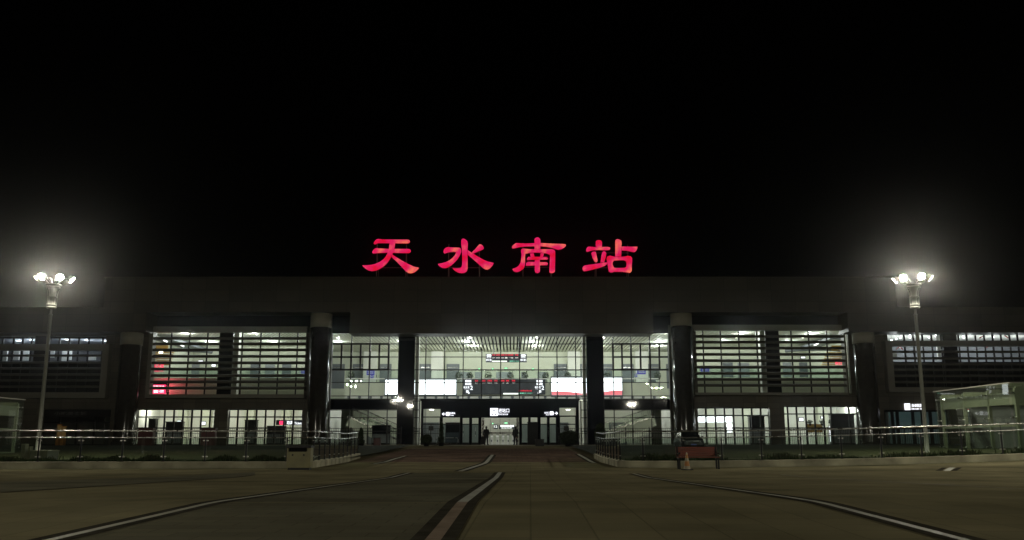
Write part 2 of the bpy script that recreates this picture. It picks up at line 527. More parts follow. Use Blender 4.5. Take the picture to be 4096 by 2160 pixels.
# --- floors, roof, walls
HX0, HX1 = ux(538), ux(3442)
YB = 118.0
CEIL = uz(1408, YB)
Z2 = uz(1597, 106)              # underside of the balcony edge
Z2F = uz(1530, 106)             # balcony floor
ZS = uz(1588)                   # upper floor of the side wings
def wl(px0, px1, py0, py1):     # an opening measured on the wall line
    return (ux(px0, YG, (py0+py1)/2), ux(px1, YG, (py0+py1)/2), uz(py1), uz(py0))
op_hall = wl(1326, 2676, 1240, 1900)
op_l = wl(600, 1226, 1325, 1580); op_r = wl(2782, 3388, 1318, 1574)
op_gl = [wl(548, 862, 1636, 1900), wl(913, 1212, 1636, 1900)]
op_gr = [wl(2788, 3078, 1630, 1900), wl(3134, 3432, 1624, 1900)]
op_wl = wl(-700, 428, 1345, 1572); op_wr = wl(3546, 4800, 1330, 1568)
op_sl = wl(172, 446, 1638, 1900); op_sr = wl(3534, 3795, 1640, 1900); op_sr2 = wl(3858, 4400, 1600, 1712)
mb = MB()
mb.holes(-72, 72, ZP-.3, uz(1240), YW, YW+.5, [op_hall, op_l, op_r, *op_gl, *op_gr, op_wl, op_wr, op_sl, op_sr, op_sr2])
mb.build('wall', M['stone'], ST)

# fascia: overhanging boxes of different depth along the front
fx = lambda p, y=1200: ux(p, 90.5, y)
def fascia(px0, px1, zb, zt, y0=90.5, name='fascia'):
    mb = MB(); mb.box(fx(px0), fx(px1), y0, YW-.004, zb, zt); return mb.build(name, M['fascia'], ST)
mb = MB()
zlow, zmid, zcen = uz(1326, 90.5), uz(1248, 90.5), uz(1334, 90.5)
mb.prism([(fx(416), zlow), (fx(592), zlow), (fx(592), zmid), (fx(1402), zmid), (fx(1402), zcen), (fx(2610), zcen), (fx(2610), zmid),
          (fx(3386), zmid), (fx(3386), zlow), (fx(3584), zlow), (fx(3584), ZT), (fx(416), ZT)], 90.5, YW-.004)
mb.build('fascia', M['fascia'], ST)
mb = MB(); mb.box(fx(416)-.15, fx(3584)+.15, 90.35, 92.0, ZT, ZT+.12); mb.build('parapet_coping', M['fascia'], ST)
zw = uz(1228, 91.4)
for a, b in ((-72, fx(416)-.004), (fx(3584)+.004, 72)):
    mb = MB(); mb.box(a, b, 91.4, YW-.004, uz(1330, 91.4), zw); mb.build('fascia', M['fascia'], ST)
mb = MB(); mb.box(-72, 72, YW+.51, 125, CEIL+1.2, CEIL+1.5)
mb.box(fx(416), fx(3584), YW-.004, 125, ZT-.6, ZT-.3); mb.build('roof', M['void'], ST)
mb = MB(); mb.box(-72.4, -72, 93, 125, ZP, CEIL+1.4); mb.box(72, 72.4, 93, 125, ZP, CEIL+1.4); mb.box(-72, 72, 124.6, 125, ZP, CEIL+1.2)
mb.build('end_wall', M['void'], ST)
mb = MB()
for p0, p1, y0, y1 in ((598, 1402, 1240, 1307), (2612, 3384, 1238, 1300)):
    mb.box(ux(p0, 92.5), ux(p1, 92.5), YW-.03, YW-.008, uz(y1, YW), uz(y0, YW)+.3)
mb.build('recess_shade_panel', M['void'], ST)  # dark sheet: shade of the deep recess put in as black colour
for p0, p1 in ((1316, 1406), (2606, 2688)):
    mb = MB(); mb.box(ux(p0, 93), ux(p1, 93), YW+.02, YW+.1, uz(1332, 93.3), uz(1236, 93.3)); mb.build('recess_shade_panel', M['void'], ST)  # same black sheet, painted shade of the notch beside the hall
for p0, p1 in ((1662, 1676), (2330, 2343)):
    mb = MB(); mb.box(ux(p0, 94.9), ux(p1, 94.9), 94.75, 95.5, ZP+.12, uz(1310, 94.9)); mb.build('inner_column', M['wall_white'], ST)
# --- columns
for px, pt, pc in ((520, 1326, 1376), (1279, 1248, 1306), (2730, 1245, 1301), (3460, 1320, 1370)):
    x = ux(px, 92.0, 1450); zt, zc = uz(pt, 90.9), uz(pc, 90.9)
    mb = MB(); mb.lathe([(1.05, ZP), (1.05, zc-.03), (1.0, zc)], x, 92.0, 40)
    col = mb.build('column', M['granite'], ST)
    mb = MB(); mb.lathe([(1.0, zc), (1.10, zc+.02), (1.10, zt-.01), (.9, zt-.01)], x, 92.0, 40)
    mb.build('capital', M['capital'], col)
    mb = MB(); mb.lathe([(1.05, ZP), (1.22, ZP+.01), (1.22, ZP+.35), (1.05, ZP+.4)], x, 92.0, 40); mb.build('base', M['granite'], col)

def window(xs, zs, Y, mw=.10, depth=.14, skip=(), tilt=.004, name='window_frame', extra=(), parent=ST, gl='glass', mat='darkmetal'):
    """bars on every grid line plus a slightly misaligned pane in each cell"""
    mb = MB()
    for x in xs: mb.box(x-mw/2, x+mw/2, Y-depth/2, Y+depth/2, zs[0]-mw/2, zs[-1]+mw/2)
    for z in zs:
        for a, b in zip(xs, xs[1:]):
            mb.box(a+mw/2+.002, b-mw/2-.002, Y-depth/2+.01, Y+depth/2-.01, z-mw*.4, z+mw*.4)
    for (x0, x1, z0, z1) in extra: mb.box(x0, x1, Y-depth/2-.02, Y+depth/2+.02, z0, z1)
    fr = mb.build(name, M[mat], parent)
    pg = MB()
    for a, b in zip(xs, xs[1:]):
        for c, d in zip(zs, zs[1:]):
            t1, t2 = random.gauss(0, tilt), random.gauss(0, tilt)
            hx, hz = (b-a)/2, (d-c)/2
            pg.quad((a, Y - t1*hx - t2*hz, c), (b, Y + t1*hx - t2*hz, c), (b, Y + t1*hx + t2*hz, d), (a, Y - t1*hx + t2*hz, d))
    pg.build('pane', M[gl], fr)
    return fr
HZ = [uz(p) for p in (1596, 1584, 1530, 1479, 1428, 1376, 1332)]
LZ = [ZD, uz(1725), uz(1671), uz(1640)]
Vt = lambda ps: [ux(p, YG, 1340) for p in ps]
def sash(ps, q0, q1):
    out = []
    xs_ = Vt(ps)
    for a, b in zip(xs_, xs_[1:]):
        m_ = (a+b)/2
        out.append((m_-.09, m_+.09, uz(1479), uz(1376)))
    for x in xs_: out.append((x-.10, x+.10, uz(1479), uz(1376)))
    for z in (uz(1376), uz(1428), uz(1479)): out.append((xs_[0], xs_[-1], z-.09, z+.09))
    return out
window(Vt((1330, 1408, 1482, 1557, 1597)), HZ, YG, extra=sash((1330, 1408, 1482, 1557), 0, 0))
window(Vt((2410, 2450, 2522, 2597, 2672)), HZ, YG, extra=sash((2450, 2522, 2597, 2672), 0, 0))
window(Vt((1660, 1705, 1780, 1854, 1928, 2003, 2078, 2153, 2227, 2301, 2345)), HZ, YG)
window(Vt((1330, 1408, 1482, 1557, 1597)), LZ, YG)
window(Vt((2410, 2450, 2522, 2597, 2672)), LZ, YG)
window(Vt((1660, 1683)), LZ + [uz(1604)], YG); window(Vt((2319, 2345)), LZ + [uz(1604)], YG)
# dark piers and spandrels of the glass hall
for p0, p1 in ((1598, 1659), (2346, 2409)):
    x0, x1 = Vt((p0, p1))
    mb = MB(); mb.box(x0, x1, YG-.25, YG+.5, ZP, uz(1330)); mb.build('pier', M['navy'], ST)
for p0, p1 in ((1327, 1597), (2410, 2676)):
    x0, x1 = Vt((p0, p1))
    mb = MB(); mb.box(x0+.01, x1-.01, YG-.10, YG+.35, uz(1638), uz(1598)); mb.build('spandrel', M['navy'], ST)
# wall strips beside the hall opening
for p0, p1 in ((1314, 1330), (2672, 2690)):
    x0, x1 = Vt((p0, p1))
    mb = MB(); mb.box(x0, x1, YG-.35, YG+.3, ZP, uz(1246)); mb.build('jamb', M['darkmetal'], ST)

# --- louvre screens
def louvre_screen(px0, px1, y_out0, y_out1, gx0, gx1, rows, mull, slab=.55):
    """pale projecting frame, horizontal louvres, and the windows behind"""
    yl = 92.4
    X0, X1 = ux(px0, yl), ux(px1, yl); Za, Zb = uz(y_out1, yl), uz(y_out0, yl)
    gz1, gz0 = uz(rows[0], yl), uz(rows[-1], yl)
    mb = MB()
    mb.holes(X0, X1, Za, Zb, yl-.05, YW-.006, [(ux(gx0, yl), ux(gx1, yl), gz0, gz1)])
    fr = mb.build('louvre_screen', M['trim'], ST)
    lm = MB()
    for i in range(1, len(rows)-1):
        z = uz(rows[i], yl)
        poly = [(yl+.02, z-.16), (yl+.10, z-.18), (yl+.42, z+.05), (yl+.42, z+.14), (yl+.30, z+.14), (yl+.02, z+.03)]
        lm.sideprism(poly, ux(gx0, yl)+.004, ux(gx1, yl)-.004)
    lm.build('louvre', M['louvre'], fr)
    return fr
rl = [1328, 1352, 1374, 1398, 1424, 1450, 1475, 1501, 1526, 1551, 1577]
louvre_screen(590, 1222, 1306, 1592, 606, 1222, rl, None)
window([ux(p, YG) for p in (608, 680, 752, 825, 876)], [uz(p) for p in (1580, 1526, 1424, 1328)], YG, .13)
window([ux(p, YG) for p in (927, 966, 1039, 1113, 1187, 1226)], [uz(p) for p in (1580, 1526, 1424, 1328)], YG, .13)
rr = [1320, 1344, 1367, 1391, 1416, 1441, 1467, 1492, 1516, 1540, 1570]
louvre_screen(2775, 3386, 1299, 1580, 2776, 3382, rr, None)
window([ux(p, YG) for p in (2780, 2815, 2886, 2959, 3031, 3067)], [uz(p) for p in (1575, 1520, 1418, 1320)], YG, .13)
window([ux(p, YG) for p in (3118, 3170, 3240, 3312, 3386)], [uz(p) for p in (1575, 1520, 1418, 1320)], YG, .13)
for p0, p1 in ((877, 926), (3068, 3117)):
    mb = MB(); mb.box(ux(p0), ux(p1), YG-.2, YG+.4, uz(1585), uz(1318)); mb.build('pier', M['void'], ST)
for p0, p1 in ((862, 913), (3078, 3134)):
    pass
# wings
def wing(px0, px1, rows, slab, top, frame, mulls, pier):
    yl = 92.4
    X0, X1 = ux(px0, yl), ux(px1, yl)
    fr = MB(); fr.box(X0, X1, yl, YW-.006, uz(slab[1], yl), uz(slab[0], yl))
    fr.box(X0, X1, yl, YW-.006, uz(frame[1], yl), uz(frame[0], yl))
    if px0 > 2000: fr.box(X0, X0+.65, yl+.003, YW-.01, uz(frame[0], yl), uz(slab[1], yl))
    else: fr.box(X1-.65, X1, yl+.003, YW-.01, uz(frame[0], yl), uz(slab[1], yl))
    f = fr.build('louvre_screen', M['trim'], ST)
    lm = MB()
    for r in rows:
        z = uz(r, yl)
        lm.sideprism([(yl+.02, z-.13), (yl+.10, z-.15), (yl+.42, z+.06), (yl+.42, z+.12), (yl+.30, z+.12), (yl+.02, z+.02)], X0+.67 if px0 > 2000 else X0, X1 if px0 > 2000 else X1-.67)
    lm.build('louvre', M['louvre'], f)
    window([ux(p, YG) for p in mulls], [uz(frame[0]), uz(1450), uz(top+28), uz(top)], YG, .15)
    mb = MB(); mb.box(ux(pier[0]), ux(pier[1]), YG-.2, YG+.4, uz(1575), uz(1318)); mb.build('pier', M['void'], ST)
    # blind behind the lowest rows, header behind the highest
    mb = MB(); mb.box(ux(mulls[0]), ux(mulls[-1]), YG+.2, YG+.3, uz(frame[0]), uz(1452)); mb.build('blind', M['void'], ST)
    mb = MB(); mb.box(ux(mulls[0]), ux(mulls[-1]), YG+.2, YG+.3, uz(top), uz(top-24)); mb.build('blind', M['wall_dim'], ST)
wing(-700, 431, [1421, 1449, 1473, 1497, 1520, 1545], (1376, 1400), 1352, (1569, 1592), [-690, -600, -500, -400, -300, -200, -100, -30, 4, 46, 83, 120, 136, 190, 231, 270, 309, 348, 405, 428], (136, 190))
wing(3548, 4800, [1406, 1432, 1455, 1478, 1502, 1527], (1362, 1383), 1337, (1549, 1568), [3546, 3624, 3661, 3697, 3734, 3772, 3780, 3832, 3842, 3876, 3911, 3946, 3980, 4014, 4048, 4080, 4150, 4300, 4450, 4800], (3780, 3830))
# ground floor windows of the side blocks
GZ = lambda t: [ZP+.1, uz(1712), uz(t+30), uz(t)]
window([ux(p, YG, 1680) for p in (550, 584, 658, 695, 731, 767, 804, 840, 860)], GZ(1638), YG, .16)
window([ux(p, YG, 1680) for p in (916, 951, 988, 1025, 1062, 1099, 1136, 1173, 1211)], GZ(1638), YG, .16)
window([ux(p, YG, 1680) for p in (2789, 2824, 2862, 2899, 2935, 2972, 3008, 3044, 3076)], GZ(1632), YG, .16)
window([ux(p, YG, 1680) for p in (3135, 3152, 3188, 3224, 3259, 3295, 3326, 3398, 3430)], GZ(1626), YG, .16)
window([ux(p, YG, 1680) for p in (3536, 3570, 3590, 3652, 3690, 3722, 3760, 3793)], [ZP+.1, uz(1712), uz(1643)], YG, .30)
window([ux(p, YG, 1680) for p in (3858, 3905, 3960, 4020, 4080, 4140, 4230, 4320, 4400)], [uz(1712), uz(1600)], YG, .16)
window([ux(p, YG, 1680) for p in (174, 240, 310, 380, 444)], [ZP+.1, uz(1690), uz(1640)], YG, .16)

# --- interior of the hall
I = MB(); I.box(HX0, HX1, YG+.5, YB+.3, ZP-.2, ZD-.004); I.build('floor', M['floor'], ST)
I = MB(); I.box(-71.9, HX0, YG+.5, 110, ZP-.2, ZD-.004); I.box(HX1, 71.9, YG+.5, 110, ZP-.2, ZD-.004); I.build('floor', M['floor'], ST)
I = MB(); I.box(HX0, HX1, YB, YB+.3, ZD, CEIL+.3); I.box(HX0-.3, HX0, YG+.5, YB, ZS-.44, CEIL+.3); I.box(HX1, HX1+.3, YG+.5, YB, ZS-.44, CEIL+.3)
I.build('inner_wall', M['wall'], ST)
# slatted ceiling
SL = MB(); x = HX0+.2
while x < HX1-.2:
    SL.box(x, x+.24, YG-.4, YB, CEIL, CEIL+.10); x += .42
cl = SL.build('ceiling', M['slat'], ST)
mb = MB(); mb.box(HX0, HX1, YG-.4, YB, CEIL+.55, CEIL+.62); mb.build('ceiling_void', M['void'], cl)
# balcony across the middle
BX0, BX1 = ux(1300), ux(2706)
YBAL = 106.0
mb = MB(); mb.box(BX0, BX1, YBAL, YB, Z2, Z2F-.05); bal = mb.build('balcony', M['wall'], ST)
mb = MB(); mb.box(BX0, BX1, YBAL-.16, YBAL-.003, uz(1515, YBAL)-.06, uz(1515, YBAL)+.05); mb.build('edge_trim', M['white'], bal)
mb = MB(); mb.box(BX0, BX1, YBAL-.30, YBAL-.003, uz(1597, YBAL), uz(1583, YBAL))
for k in range(3): mb.box(BX0, BX1, YBAL-.33, YBAL-.31, uz(1583+4*k+2, YBAL)-.01, uz(1583+4*k+2, YBAL)+.01)
jet = mb.build('air_duct_band', M['white'], bal)
xx = BX0+.5
while xx < BX1:
    p = Vector((xx, YBAL-.33, uz(1590, YBAL)))
    mb = MB(); mb.tube([p, p+Vector((0, -.08, 0))], .17, 12); mb.build('air_nozzle', M['door'], jet); xx += 1.27
mb = MB(); mb.quad((BX0, YBAL+.05, Z2F-.02), (BX1, YBAL+.05, Z2F-.02), (BX1, YBAL+.05, uz(1482, YBAL)), (BX0, YBAL+.05, uz(1482, YBAL))); mb.build('railing_glass', M['balglass'], bal)
mb = MB(); mb.tube([(BX0, YBAL+.06, uz(1481, YBAL)), (BX1, YBAL+.06, uz(1481, YBAL))], .045)
x = BX0+.4
while x < BX1: mb.box(x-.03, x+.03, YBAL+.08, YBAL+.13, Z2F-.05, uz(1481, YBAL)); x += 1.6
mb.build('railing', M['steel'], bal)
# ground hall back wall with doors, upper hall doors and pilasters
mb = MB(); mb.box(BX0, BX1, 112, 112.3, ZD, Z2-.004); mb.build('inner_wall', M['wall_white'], ST)
for a, b in ((1328, 1380), (1412, 1457), (1520, 1567), (1678, 1726), (1787, 1838), (2215, 2267), (2320, 2348), (2410, 2448), (2488, 2534), (2590, 2637), (2664, 2690)):
    mb = MB(); mb.box(ux(a, YB), ux(b, YB), YB-.08, YB-.003, Z2F, uz(1456, YB)); d = mb.build('inner_door', M['door'], ST)
    mb = MB(); mb.box(ux(a, YB)+.15, ux(b, YB)-.15, YB-.12, YB-.083, uz(1470, YB)-.04, uz(1470, YB)+.04); mb.build('push_bar', M['steel'], d)
for a, b in ((1458, 1510), (1727, 1775), (2270, 2318), (2538, 2588), (930, 985), (1180, 1240), (3000, 3060), (2790, 2820)):
    mb = MB(); mb.box(ux(a, YB), ux(b, YB), YB-.9, YB-.004, ZS, CEIL-.01); mb.build('pilaster', M['wall_white'], ST)
for a, b in ((1840, 1880), (1900, 1925), (1985, 2045), (2085, 2105), (2150, 2185)):
    mb = MB(); mb.box(ux(a, YB), ux(b, YB), YB-.06, YB-.003, Z2F+.2, uz(1488, YB)); mb.build('inner_window', M['wall_grey'], ST)
for a, b in ((1700, 1760), (1790, 1835), (1480, 1560), (2230, 2270), (2430, 2500)):
    mb = MB(); mb.box(ux(a, 112), ux(b, 112), 111.9, 111.997, ZD, uz(1690, 112)); mb.build('inner_door', M['door'], ST)
# upper floors of the side blocks, parapet, and their back wall
for s, (p0, p1) in enumerate(((538, 1306), (2698, 3442))):
    x0, x1 = ux(p0), ux(p1)
    mb = MB(); mb.box(x0+.01, x1-.01, YG+.5, YB-.01, ZS-.45, ZS-.12); mb.build('floor_slab', M['wall'], ST)
    mb = MB(); mb.box(x0+.02, x1-.02, 97.0, 97.12, ZS-.12, uz(1512, 97)); pr = mb.build('parapet', M['wall'], ST)
    mb = MB(); mb.box(x0+.02, x1-.02, 97.04, 97.06, uz(1512, 97), uz(1474, 97)); mb.build('railing_glass', M['balglass'], pr)
    mb = MB(); mb.tube([(x0+.1, 97.05, uz(1473, 97)), (x1-.1, 97.05, uz(1473, 97))], .04); mb.build('railing', M['darkmetal'], pr)
    mb = MB(); mb.box(x0 if s == 0 else 20.2, -23.2 if s == 0 else x1, 111, 111.2, ZS-.12, CEIL-.01); mb.build('inner_wall', M['wall'], ST)
    # ground rooms
    mb = MB(); mb.box(x0, x1, 102, 102.2, ZD, ZS-.45); mb.box(x0-.2, x0, YG+.5, 102.2, ZD, ZS-.45); mb.box(x1, x1+.2, YG+.5, 102.2, ZD, ZS-.45)
    mb.build('inner_wall', M['wall_white'], ST)
    mb = MB()
    for k in range(5):
        xx = x0 + (x1-x0)*(k+.5+random.uniform(-.2, .2))/5
        mb.box(xx-.5, xx+.5, 101.3, 101.99, ZD, ZS-.46)
    mb.build('pilaster', M['wall'], ST)
for a, b, y0, y1, yy, m_ in ((640, 700, 1452, 1512, 111, 'door'), (1004, 1044, 1455, 1512, 111, 'door'), (1062, 1100, 1458, 1512, 111, 'wall_grey'), (1130, 1166, 1455, 1512, 111, 'door'), (742, 800, 1448, 1512, 111, 'wall_grey'),
                        (2890, 2930, 1450, 1508, 111, 'door'), (2950, 2996, 1452, 1508, 111, 'wall_grey'), (3130, 3164, 1450, 1508, 111, 'wall_grey'), (3196, 3244, 1450, 1508, 111, 'door'), (3300, 3340, 1400, 1508, 110.9, 'wood')):
    mb = MB(); mb.box(ux(a, yy), ux(b, yy), yy-.08, yy-.004, uz(y1, yy), uz(y0, yy)); mb.build('inner_door', M[m_], ST)
for a, b in ((929, 956), (3040, 3065)):
    mb = MB(); mb.box(ux(a, 96), ux(b, 96), 95.6, 96.3, ZS-.11, CEIL-.01); mb.build('inner_column', M['wall_white'], ST)
# dark canteen ceiling and counters at the outer ends of the side blocks
for p0, p1, ph in ((598, 700, 0), (3300, 3402, 1)):
    mb = MB(); mb.box(ux(p0, 100), ux(p1, 100), 98, 110, uz(1372, 100)+.2, CEIL-.3); b_ = mb.build('canteen_bulkhead', M['door'], ST)
    mb = MB(); mb.box(ux(p0, 100)+.1, ux(p1, 100)-.1, 97.95, 97.997, uz(1402, 98), uz(1382, 98)); mb.build('gold_fascia', M['gold'], b_)
    mb = MB()
    for k in range(7):
        z0 = uz(1412 + 7*k, 99)
        mb.box(ux(p0+6, 99), ux(p1-4-6*k, 99), 98.6+.3*k, 98.9+.3*k, z0-.05, z0+.05)
    mb.build('wood_baffle', M['gold'], b_)
# curved canteen soffit: a swept dark ring seen from below
mb = MB(); pts = []
for k in range(13):
    t = math.pi*k/12
    pts.append((ux(735, 101) + 3.0*math.cos(t), 101 - 2.2*math.sin(t), uz(1408, 101)))
mb.tube(pts, .22, 6); mb.build('curved_soffit', M['door'], ST)
mb = MB(); pts = []
for k in range(13):
    t = math.pi*k/12
    pts.append((ux(3255, 101) + 3.0*math.cos(t), 101 - 2.2*math.sin(t), uz(1404, 101)))
mb.tube(pts, .22, 6); mb.build('curved_soffit', M['door'], ST)
# wing rooms
for s, (x0, x1) in enumerate(((-71, ux(428)), (ux(3546), 71))):
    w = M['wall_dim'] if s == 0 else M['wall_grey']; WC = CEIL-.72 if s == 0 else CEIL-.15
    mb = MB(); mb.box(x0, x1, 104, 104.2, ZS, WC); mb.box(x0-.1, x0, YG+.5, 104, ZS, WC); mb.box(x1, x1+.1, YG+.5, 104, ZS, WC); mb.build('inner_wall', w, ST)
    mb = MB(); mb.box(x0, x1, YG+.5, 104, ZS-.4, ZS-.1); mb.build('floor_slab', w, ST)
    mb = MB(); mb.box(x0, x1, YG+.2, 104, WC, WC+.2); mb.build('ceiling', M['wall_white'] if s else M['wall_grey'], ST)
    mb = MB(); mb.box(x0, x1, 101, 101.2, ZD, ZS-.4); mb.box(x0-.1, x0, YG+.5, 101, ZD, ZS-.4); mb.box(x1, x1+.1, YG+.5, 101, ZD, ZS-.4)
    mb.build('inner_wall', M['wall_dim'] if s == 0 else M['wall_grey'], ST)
mb = MB()
for a, b, y0, y1 in ((5, 25, 1401, 1444), (46, 73, 1400, 1440), (89, 110, 1400, 1442), (245, 264, 1402, 1444), (270, 282, 1404, 1440), (198, 212, 1402, 1430), (352, 380, 1424, 1440)):
    mb.box(ux(a, 98), ux(b, 98), 98, 98.2, uz(y1, 98), uz(y0, 98))
mb.build('partition', M['wall_white'], ST)
mb = MB()
for a, b, y0, y1 in ((3754, 3772, 1330, 1440), (3564, 3590, 1412, 1428), (3775, 3781, 1330, 1430)):
    mb.box(ux(a, 98), ux(b, 98), 98, 98.2, uz(y1, 98), uz(y0, 98))
mb.build('partition', M['wall_white'], ST)
# ceiling downlights: a lens disc with a lamp just below it
def lamp(x, y, z, w, col=(1, .985, .87), r=.10):
    l = bpy.data.lights.new('point_lamp', 'POINT'); l.energy = w; l.color = col; l.shadow_soft_size = r
    o = bpy.data.objects.new('point_lamp', l); o.location = (x, y, z); COL.objects.link(o); return o
def downlight(x, y, z, w, parent=ST, mat='downlight', col=(.95, 1, .97), r=.10):
    mb = MB(); mb.lathe([(.001, z-.025), (r, z-.02), (r+.05, z-.03), (r+.06, z+.08)], x, y, 12)
    mb.build('downlight', M[mat], parent)
    if w: lamp(x, y, z-.14, w, col, .05)
lampx = [HX0+4 + (HX1-HX0-8)*k/9 for k in range(10)]
for i, x in enumerate(lampx):
    for j, y in enumerate((97.5, 101.5, 105.5, 110.5)):
        if abs(x) > 19.5 and j == 3: continue
        downlight(x + (.6 if j % 2 else 0), y, CEIL, (HALL_W if abs(x) < 20 else HALL_W*.72) if j != 1 else 0, cl)
for x in (-14, -8, -2.5, 3, 8.5, 14.5): lamp(x, 109, Z2-.5, 60, (.97, 1, .9)); lamp(x, 100, Z2-.3, 60, (1, 1, .93))
for x in (-15, -9, -3, 3, 9, 15): lamp(x, 113, CEIL-1.0, 45)
for s, (p0, p1) in enumerate(((538, 1306), (2698, 3442))):
    for k in range(4):
        px = p0 + (p1-p0)*(k+.5)/4
        lamp(ux(px, 98), 98, ZS-.9, 270, (1, 1, .9) if s == 0 else (.95, 1, .97))
for px in (40, 110, 260, 330, 395): downlight(ux(px, 97), 97 + random.uniform(0, 2), CEIL-.72, 130, ST, 'cool', (.75, .84, 1), .16)
for px in (3590, 3680, 3760, 3880, 3980, 4080): lamp(ux(px, 99), 99, CEIL-1.7, 150, (.92, .96, 1))
for px in (3560, 3660, 3760): lamp(ux(px, 97), 97, ZS-1.0, 22, (.6, 1, .95))

# --- entrance vestibule
YV = 90.6
vx = lambda p: ux(p, YV, 1680)
vz = lambda p: uz(p, YV)
VO = [(1690, 1761, 1636, 1666), (1690, 1761, 1670, 1790), (1768, 1842, 1670, 1790), (1848, 1879, 1672, 1790), (1886, 1916, 1672, 1790), (1926, 2076, 1671, 1790),
      (2085, 2115, 1670, 1790), (2120, 2152, 1670, 1790), (2160, 2190, 1670, 1790), (2196, 2226, 1670, 1790), (2238, 2304, 1631, 1662), (2238, 2304, 1667, 1790)]
mb = MB()
mb.holes(vx(1684), vx(2316), ZD, vz(1604), YV, YV+.22, [(vx(a), vx(b), max(ZD, vz(d)), vz(c)) for a, b, c, d in VO])
mb.box(vx(1684), vx(1684)+.2, YV+.222, YG-.1, ZD, vz(1604)); mb.box(vx(2316)-.2, vx(2316), YV+.222, YG-.1, ZD, vz(1604))
ves = mb.build('vestibule', M['navy'], ST)
mb = MB(); mb.box(vx(1681), vx(2319), YV-.35, YG-.09, vz(1604)+.003, vz(1600)+.10); mb.build('vestibule_roof', M['navy'], ves)
gp, gd, db = MB(), MB(), MB()
for a, b, c, d in VO:
    if a == 1926: continue
    z0, z1 = max(ZD, vz(d)), vz(c)
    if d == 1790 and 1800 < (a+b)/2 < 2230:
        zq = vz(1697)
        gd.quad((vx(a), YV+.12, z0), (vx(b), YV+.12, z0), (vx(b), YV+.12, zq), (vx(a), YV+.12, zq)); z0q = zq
    else: z0q = z0
    gp.quad((vx(a), YV+.12, z0q), (vx(b), YV+.12, z0q), (vx(b), YV+.12, z1), (vx(a), YV+.12, z1))
    if d == 1790:
        w = .07
        db.box(vx(a), vx(a)+w, YV+.06, YV+.18, z0, z1); db.box(vx(b)-w, vx(b), YV+.06, YV+.18, z0, z1)
        db.box(vx(a)+w, vx(b)-w, YV+.065, YV+.175, vz(1697)-.05, vz(1697)+.05)
        db.box(vx(a)+w, vx(b)-w, YV+.065, YV+.175, z0, z0+.22)
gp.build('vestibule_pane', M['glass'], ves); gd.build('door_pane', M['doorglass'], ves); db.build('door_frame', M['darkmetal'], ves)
mb = MB()
for a in (1853, 1902, 2117, 2193): mb.tube([(vx(a), YV+.0, ZD+.8), (vx(a), YV+.0, ZD+1.7)], .02, 6)
mb.build('door_handle', M['steel'], ves)
for x in (vx(1932), vx(2070)):
    mb = MB(); mb.box(x-.12, x+.12, YV+.02, YV+.2, ZD, vz(1672)); mb.build('door_jamb', M['steel'], ves)
mb = MB()
for a in (1962, 2001, 2037): mb.box(ux(a, 93.7)-.02, ux(a, 93.7)+.02, 93.68, 93.72, ZD, uz(1675, 93.7))
mb.box(ux(1926, 93.7), ux(2076, 93.7), 93.66, 93.74, uz(1732, 93.7)-.08, uz(1732, 93.7)+.08)
mb.build('inner_door_frame', M['steel'], ves)
for px in (1730, 2270): mb = MB(); mb.lathe([(.001, vz(1636)-.06), (.2, vz(1636)-.05), (.22, vz(1636))], ux(px, 92.3), 92.3, 12); mb.build('downlight', M['downlight'], ves)
for px in (1730, 1830, 2000, 2170, 2270): lamp(ux(px, 92.4), 92.4, vz(1650), 22, (.97, 1, .92))
lamp(ux(2000, 97), 97, vz(1640), 70, (.95, 1, .92))

